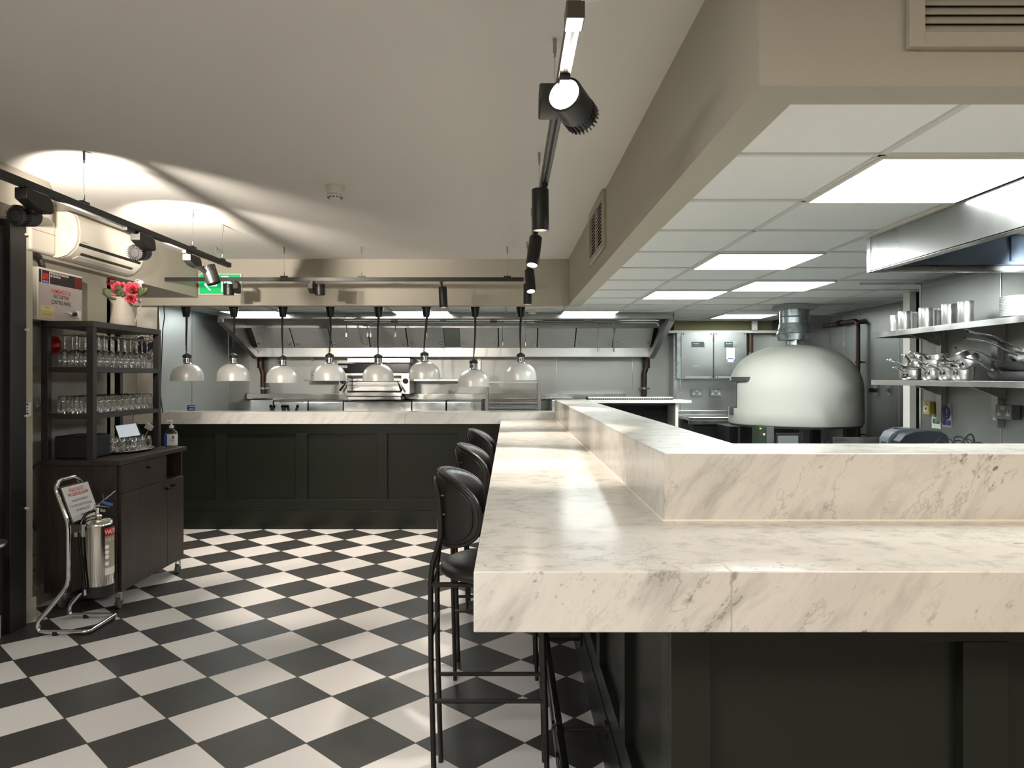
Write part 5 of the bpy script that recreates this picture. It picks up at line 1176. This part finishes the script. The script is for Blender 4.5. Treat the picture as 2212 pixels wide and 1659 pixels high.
# shelves on the right wall
def rshelf(z, lab):
    t = thing('steel_wall_shelf', lab, 'shelf', (2.88, 3.9, z))
    B(2.686, 3.058, 2.6, 5.51, z-.0015, z).build('board', M_steelb, t); MB().box(2.686, 2.690, 2.6, 5.51, z-.036, z-.0016).box(2.69, 3.055, 5.505, 5.51, z-.036, z-.0016).box(2.69, 3.055, 2.6, 2.605, z-.036, z-.0016).build('front_edge', M_steelb, t, bevel=.001)
    for y in (5.2, 4.57): MB().prism([(2.75, y, z-.002), (3.058, y, z-.002), (3.058, y, z-.12)], (0, .03, 0)).build('bracket', M_steel, t)
rshelf(1.772, 'upper stainless steel shelf at the right with silver tins on it'); rshelf(1.427, 'lower stainless steel shelf at the right piled with saucepans')
for y, lb in ((5.22, 'vertical steel bracket rail beside the yellow switch under the pan shelf'), (4.62, 'vertical steel bracket rail beside the grey socket under the pan shelf')):
    t = thing('bracket_rail', lb, 'bracket', (3.04, y, 1.13)); B(3.018, 3.058, y-.03, y+.03, 1.136, 1.735).build('rail', M_steel, t)
    for z in (1.37, 1.19): MB().cyl((3.018, y, z), (3.012, y, z), .007, n=8).build('screw', M_chrome, t)
def tin():
    M_tin = mat('tin_plate', (.80, .80, .79), .36, 1)
    t = thing('metal_tin', 'tall silver tin', 'tin', (0, 0, 0), 'silver tins on the upper right shelf')
    MB().lathe([(0, .040), (.003, .0415), (.088, .0415), (.088, .039)], n=28).build('body', M_tin, t); MB().lathe([(.086, .043), (.126, .043), (.130, .041), (.130, .002)], n=28, cap=False).build('lid', M_tin, t); return t
g = tin(); first = True
for x, px, lb in ((2.735, 1954, 'front row, furthest back'), (2.735, 2000, 'front row, second from the far end'), (2.735, 2050, 'front row, third from the far end'), (2.84, 1936, 'rear row, furthest back and marked'), (2.84, 1976, 'rear row, second from the far end'), (2.84, 2026, 'rear row, third from the far end'), (2.84, 2077, 'rear row, fourth, beside the white plates'), (2.735, 2078, 'front row, beside the white plates')):
    y = x*K/(px-CX); lab = 'silver lidded tin on the upper shelf, '+lb
    if px == 2078: y = 4.45
    if first: g.location = (x, y, 1.7722); g['label'] = lab; first = False
    else: dup(g, (x, y, 1.7722), label=lab)
pm_ = mat('white_china', '#e9e9e6', .25)
pl = tag(MB().lathe([(0, .06), (.002, .07), (.012, .118), (.014, .12), (.0155, .118), (.006, .07), (.004, .001)], n=36).build('white_plate', pm_), 'white plate in the brightly lit stacks at the right end of the upper shelf', 'plate', 'stacked white plates on the upper right shelf')
first = True
for cx_, cy_, nn in ((2.86, 4.12, 13), (2.86, 3.85, 14), (2.86, 3.58, 15)):
    for k in range(nn):
        p = (cx_, cy_, 1.7725+.009*k)
        if first: pl.location = p; first = False
        else: c = pl.copy(); COL.objects.link(c); c.location = p
# saucepans
def pan(r=.075, h=.075, name='saucepan', mm=None, hl=.12, lab=''):
    mm = mm or mat('pan_steel', (.52, .51, .49), .3, 1, noise_s=6, noise_a=.06); t = thing(name, lab, 'pan', (0, 0, 0), 'pans piled on the lower right shelf')
    MB().lathe([(.001, .001), (0, r*.86), (.004, r*.92), (.012, r*.985), (h*.5, r), (h-.003, r), (h, r+.004), (h, r+.001), (h-.004, r-.003), (.012, r-.005), (.004, r-.02), (.0035, .001)], n=36, cap=False).build('pot', mm, t, ang=50)
    h0 = h*.62
    MB().tube(arc([(-r+.002, 0, h0), (-r-.03, 0, h0+.012), (-r-.07, 0, h0+.03), (-r-hl, 0, h0+.042)], .03), [.006]*8+[.0085]*5+[.009, .006] if False else .0075, 10).build('handle', M_chrome, t, ang=60)
    hd = bpy.data.objects[[c.name for c in COL.objects if c.parent == t and c.name.startswith('handle')][-1]]
    MB().tube([(-r-hl-.012+.012*math.cos(a), .010*math.sin(a), h0+.042) for a in [2*PI*k/14 for k in range(14)]], .003, 6, closed=True).build('hanging_loop', M_chrome, hd)
    rv = MB()
    for yy, zz in ((-.010, .006), (.010, .006), (0, -.012)): rv.sphere((-r-.001, yy, h0+zz), .004, 8)
    MB().obox((-r-.001, 0, h0), (.0015, 0, 0), (0, .018, 0), (0, 0, .016)).build('handle_plate', M_chrome, hd); rv.build('rivet', M_chrome, hd)
    return t
ZS = 1.4275
p0 = pan(.075, .07, lab='steel saucepan at the far left end of the lower shelf, bottom of its pile'); 
p1 = pan(.065, .085, lab='x')
spots = [(p0, 1970, 5.12, 0, (0, 0, .55), 'steel saucepan at the far left end of the lower shelf, bottom of its pile'),
 (p0, 1973, 5.14, .045, (.03, .04, .25), 'second saucepan up in the leftmost pile on the lower shelf'),
 (p0, 1976, 5.13, .078, (-.03, .03, .75), 'third saucepan up in the leftmost pile, nested in the ones below'),
 (p0, 1978, 5.15, .112, (.02, -.03, .95), 'topmost saucepan of the leftmost pile on the lower shelf'),
 (p1, 2014, 4.94, 0, (0, 0, .6), 'small saucepan on the shelf just right of the leftmost pile'),
 (p1, 2016, 4.95, .05, (.02, .03, .3), 'small saucepan nested second in the second pile from the left'),
 (p0, 2022, 4.99, .105, (-.06, -.06, .5), 'wide upright saucepan crowning the second pile from the left'),
 (p1, 2050, 4.80, 0, (0, 0, .45), 'small saucepan at the bottom of the third pile, left of the black frying pan'),
 (p1, 2053, 4.82, .055, (-.04, .08, .8), 'small saucepan leaning in the third pile from the left'),
 (p1, 2080, 4.66, 0, (0, 0, .4), 'small saucepan half hidden behind the rim of the black frying pan'),
 (p0, 2075, 4.78, .105, (-.35, -.30, .6), 'tilted saucepan lying on top of the piles behind the black frying pan'),
 (p0, 2098, 4.62, .085, (-.4, -.25, .5), 'tilted saucepan nearest the large black frying pan')]
used = set()
for pr, px, Y, dz, rot, lb in spots:
    loc = (min(XW(px, Y), 3.058-.095), Y, ZS+dz)
    if pr.name not in used and rot[0] == 0 and pr.name not in used: used.add(pr.name); pr.location = loc; pr.rotation_euler = rot; pr['label'] = lb
    else: dup(pr, loc, rot, lb)
def frypan(lab, loc, rot, mm, r=.145, hl=.30):
    t = thing('frying_pan', lab, 'frying pan', (0, 0, 0), 'frying pans at the right end of the lower shelf')
    MB().lathe([(.001, .001), (0, r*.72), (.006, r*.80), (.03, r*.95), (.05, r), (.05, r-.004), (.03, r*.95-.004), (.007, r*.78), (.005, .001)], n=44, cap=False).build('pan', mm, t, ang=50)
    h = MB(); Pp = arc([(-r*.93, 0, .04), (-r-.05, 0, .055), (-r-.14, 0, .10), (-r-hl, 0, .125)], .06); k = len(Pp); P = []
    for i, p in enumerate(Pp):
        w_ = .010+.007*math.sin(PI*min(1, i/(k-1)*1.0)); P.append([p+V((0, w_*math.cos(a), .004*math.sin(a))) for a in [2*PI*j/10 for j in range(11)]])
    h.grid(P).build('handle', M_chrome, t, ang=60); t.location = loc; t.rotation_euler = rot; return t
frypan('large black frying pan at the right end of the lower shelf with bright handle', (2.86, 4.17, ZS), (0, 0, .35), M_blackm, .15, .26)
frypan('frying pan stacked above the large black one, its long handle pointing left', (2.86, 4.12, ZS+.055), (0, 0, .20), M_blackm, .145, .30)
frypan('frying pan third up in the stack at the right, its handle second highest', (2.87, 4.02, ZS+.095), (0, .02, .18), M_steelb, .145, .32)
frypan('frying pan topmost in the stack at the right, its handle the highest', (2.87, 3.98, ZS+.130), (0, .02, .10), M_steelb, .145, .30)
# things on the wall beneath
t = thing('gas_shutoff_switch', 'yellow break-glass switch on the steel wall under the pan shelf', 'switch', (3.03, 5.38, 1.18))
B(3.02, 3.059, 5.336, 5.425, 1.180, 1.272).build('box', mat('yellow_plastic', '#c9b64e', .4), t, bevel=.004); o = B(3.0185, 3.02, 5.352, 5.408, 1.198, 1.240).build('window', M_white, t); MB().cyl((3.0185, 5.38, 1.219), (3.0175, 5.38, 1.219), .009, n=14).build('target', M_text_b, o)
text('lettering', 'GAS\nSHUT OFF', M_text_b, (3.0195, 5.38, 1.258), (0, -1, 0), (0, 0, 1), .012, t)
t = thing('safety_sign', 'green and white safety sign partly behind the bracket rail', 'sign', (3.058, 5.33, 1.08))
B(3.0565, 3.0595, 5.262, 5.372, ZW(926, 5.3), ZW(894, 5.3)).build('sign_board', M_text_w, t); gg = mat('sign_green', '#1f6b3c', .5)
B(3.0555, 3.0565, 5.275, 5.36, 1.115, 1.15).build('green_panel', gg, t); B(3.0555, 3.0565, 5.275, 5.34, 1.16, 1.185).build('green_panel', gg, t); text('lettering', 'FIRST\nAID', M_text_w, (3.0553, 5.3175, 1.133), (0, -1, 0), (0, 0, 1), .014, t)
t = thing('mandatory_sign', 'blue and white exclamation mark sign on the steel wall under the pan shelf', 'sign', (3.058, 5.18, 1.10))
ba = mat('sign_blue', '#1a2f7d', .5); y0, y1 = 5.133, 5.243
B(3.0565, 3.0595, y0, y1, 1.10, 1.263).build('sign_board', mat('clear_sleeve', '#a7aaa6', .3), t); MB().cyl((3.0565, (y0+y1)/2, 1.198), (3.0555, (y0+y1)/2, 1.198), .045, n=32).build('blue_disc', ba, t)
MB().prism([(3.0553, 5.196, 1.228), (3.0553, 5.180, 1.228), (3.0553, 5.184, 1.184), (3.0553, 5.192, 1.184)], (-.0005, 0, 0)).cyl((3.0553, 5.188, 1.172), (3.0547, 5.188, 1.172), .006, n=14).build('exclamation_mark', M_text_w, t)
o = B(3.0555, 3.0565, y0+.008, y1-.008, 1.112, 1.146).build('blue_panel', ba, t); text('lettering', 'Food\nPreparation\nOnly', M_text_w, (3.0553, 5.188, 1.130), (0, -1, 0), (0, 0, 1), .010, o)
socket('grey metal double socket on the steel wall below the black frying pan', (3.058, 4.589, 1.192), (0, -1, 0), (-1, 0, 0), .147, .087, mat('socket_metal', '#6f7678', .35, .3), .055)
# counter along the right wall with printer, cables and bag
t = thing('side_counter', 'stainless counter along the right wall behind the raised marble', 'counter', (2.8, 4.4, 0))
B(2.42, 3.05, 2.5, 5.45, .91, .95).build('counter_top', M_steelb, t, bevel=.003); B(2.50, 3.0, 2.6, 5.4, .1, .91).build('cabinet', M_sated, t)
B(2.5, 3.0, 2.6, 5.4, 0, .1).build('plinth', M_black, t)
t = thing('steel_bench', 'stainless bench edge between the oven and the right wall', 'bench', (3.0, 6.0, 0))
B(XW(1801, 5.85), 3.3, 5.85, 5.87, .83, ZW(944.5, 5.85)).build('splash_edge', M_steelb, t, bevel=.002); B(XW(1801, 5.85), 3.3, 5.87, 6.09, .83, .87).build('bench_top', M_steel, t); B(2.6, 2.64, 5.9, 5.94, 0, .83).build('leg', M_steel, t); B(3.24, 3.28, 5.9, 5.94, 0, .83).build('leg', M_steel, t)
t = thing('ticket_printer', 'blue-grey ticket printer on the side counter under the pan shelf', 'printer', (2.66, 4.9, .95))
Y = 4.75; x0, x1 = 2.45, 2.62
mp_ = mat('printer_blue_grey', '#4a525b', .45); md_ = mat('printer_dark', '#23262a', .4)
pr = [(0, .0), (-.0, .10), (.03, .145), (.08, .165), (.15, .170), (.21, .165), (.24, .14), (.25, .10), (.25, 0)]
MB().prism([(2.43+d*1.0, 4.76, .9505+h) for d, h in pr], (0, .12, 0)).build('front_shell', mp_, t, ang=40, bevel=.006)
MB().prism([(2.45+d*1.25, 4.66, .9505+h*.95) for d, h in pr], (0, .10, 0)).build('side_shell', md_, t, ang=40, bevel=.006)
B(2.428, 2.45, 4.785, 4.85, 1.0, 1.03).build('paper_slot', M_gap, t); B(2.50, 2.56, 4.79, 4.85, 1.118, 1.122).build('top_badge', M_steelb, t)
text('lettering', 'EPSON', M_text_w, (2.455, 4.758, 1.09), (1, 0, 0), (0, 0, 1), .012, t)
t = thing('cable_bundle', 'tangle of black cable loops beside the ticket printer', 'cables', (2.72, 4.45, .95))
random.seed(5)
for k in range(7):
    cx_, cy_, r = 2.60+.035*k, 4.42+random.uniform(-.04, .04), random.uniform(.03, .06); tl = random.uniform(-.6, .6); hh = [.03, .05, .07, .03, .06, .04, .02][k]
    MB().tube([(cx_+r*math.cos(a), cy_+r*math.sin(a)*math.cos(tl), .985+hh+r*math.sin(a)*.9) for a in [2*PI*j/24 for j in range(24)]], .0045, 6, closed=True).build('cable_loop', M_blackm, t, ang=80)
MB().tube(arc([(2.66, 4.42, .96), (2.70, 4.43, 1.07), (2.77, 4.45, 1.12), (2.80, 4.46, 1.05), (2.76, 4.5, .98), (2.9, 4.5, .965), (3.0, 4.4, .96)], .05), .005, 6).build('cable_lead', M_blackm, t, ang=80)
t = thing('plastic_bag', 'crumpled clear plastic bag at the right edge above the marble upstand', 'bag', (2.85, 4.0, .95))
random.seed(3); P = []
for i in range(36):
    a = 2*PI*i/36; P.append([V((2.87+(r_+random.uniform(-.012, .012))*math.cos(a), 4.0+(r_+random.uniform(-.012, .012))*math.sin(a), .9515+z_+random.uniform(-.004, .01))) for z_, r_ in ((0, .12), (.03, .145), (.06, .14), (.09, .12), (.12, .09), (.15, .06), (.17, .02))])
MB().grid(P, True).build('bag', thin_glass('clear_film', (.8, .82, .84)), t, ang=20)
# ================================================================== light and camera
def area(nm, loc, rot, sx, sy, e, col):
    l = bpy.data.lights.new(nm, 'AREA'); l.shape = 'RECTANGLE'; l.size = sx; l.size_y = sy; l.energy = e; l.color = col
    o = bpy.data.objects.new(nm, l); COL.objects.link(o); o.location = loc; o.rotation_euler = rot; return o
for y in (3.1, 3.4): spot_lamp((2.45, y, 1.985), (.5, .8, -.18), 65, 80, .6, (.93, .98, 1), .05, 'hood_lamp')
area('unseen_room_fill', (-1.5, .1, 2.52), (0, 0, 0), 1.6, .8, 80, (1, .985, .96))  # soft area light added out of view to fill the dining side
area('unseen_room_fill', (2.0, -.1, 2.52), (0, 0, 0), 1.8, .7, 42, (1, .84, .66))  # warm fill added out of view for the bar front and beam
wd = bpy.data.worlds.new('world'); scn.world = wd; wd.use_nodes = True
wd.node_tree.nodes['Background'].inputs[0].default_value = (.8, .82, .85, 1); wd.node_tree.nodes['Background'].inputs[1].default_value = .05
cam = bpy.data.cameras.new('camera'); co = bpy.data.objects.new('camera', cam); COL.objects.link(co)
co.location = (0, 0, EH); co.rotation_euler = (PI/2, 0, 0)
cam.sensor_width = 36; cam.lens = K/2212*36; cam.shift_x = (1106-CX)/2212; cam.shift_y = -(829.5-HY)/2212
cam.clip_start = .05; cam.clip_end = 60; scn.camera = co
vs = scn.view_settings; vs.view_transform = 'Standard'; vs.look = 'None'; vs.gamma = 1; vs.use_curve_mapping = False; vs.exposure = 0.5
cy = scn.cycles
cy.max_bounces = 8; cy.diffuse_bounces = 4; cy.glossy_bounces = 4; cy.transparent_max_bounces = 24; cy.transmission_bounces = 4
cy.caustics_reflective = False; cy.caustics_refractive = False; cy.sample_clamp_indirect = 4; cy.blur_glossy = .5
cy.use_denoising = True
try: cy.denoiser = 'OPENIMAGEDENOISE'
except Exception: pass
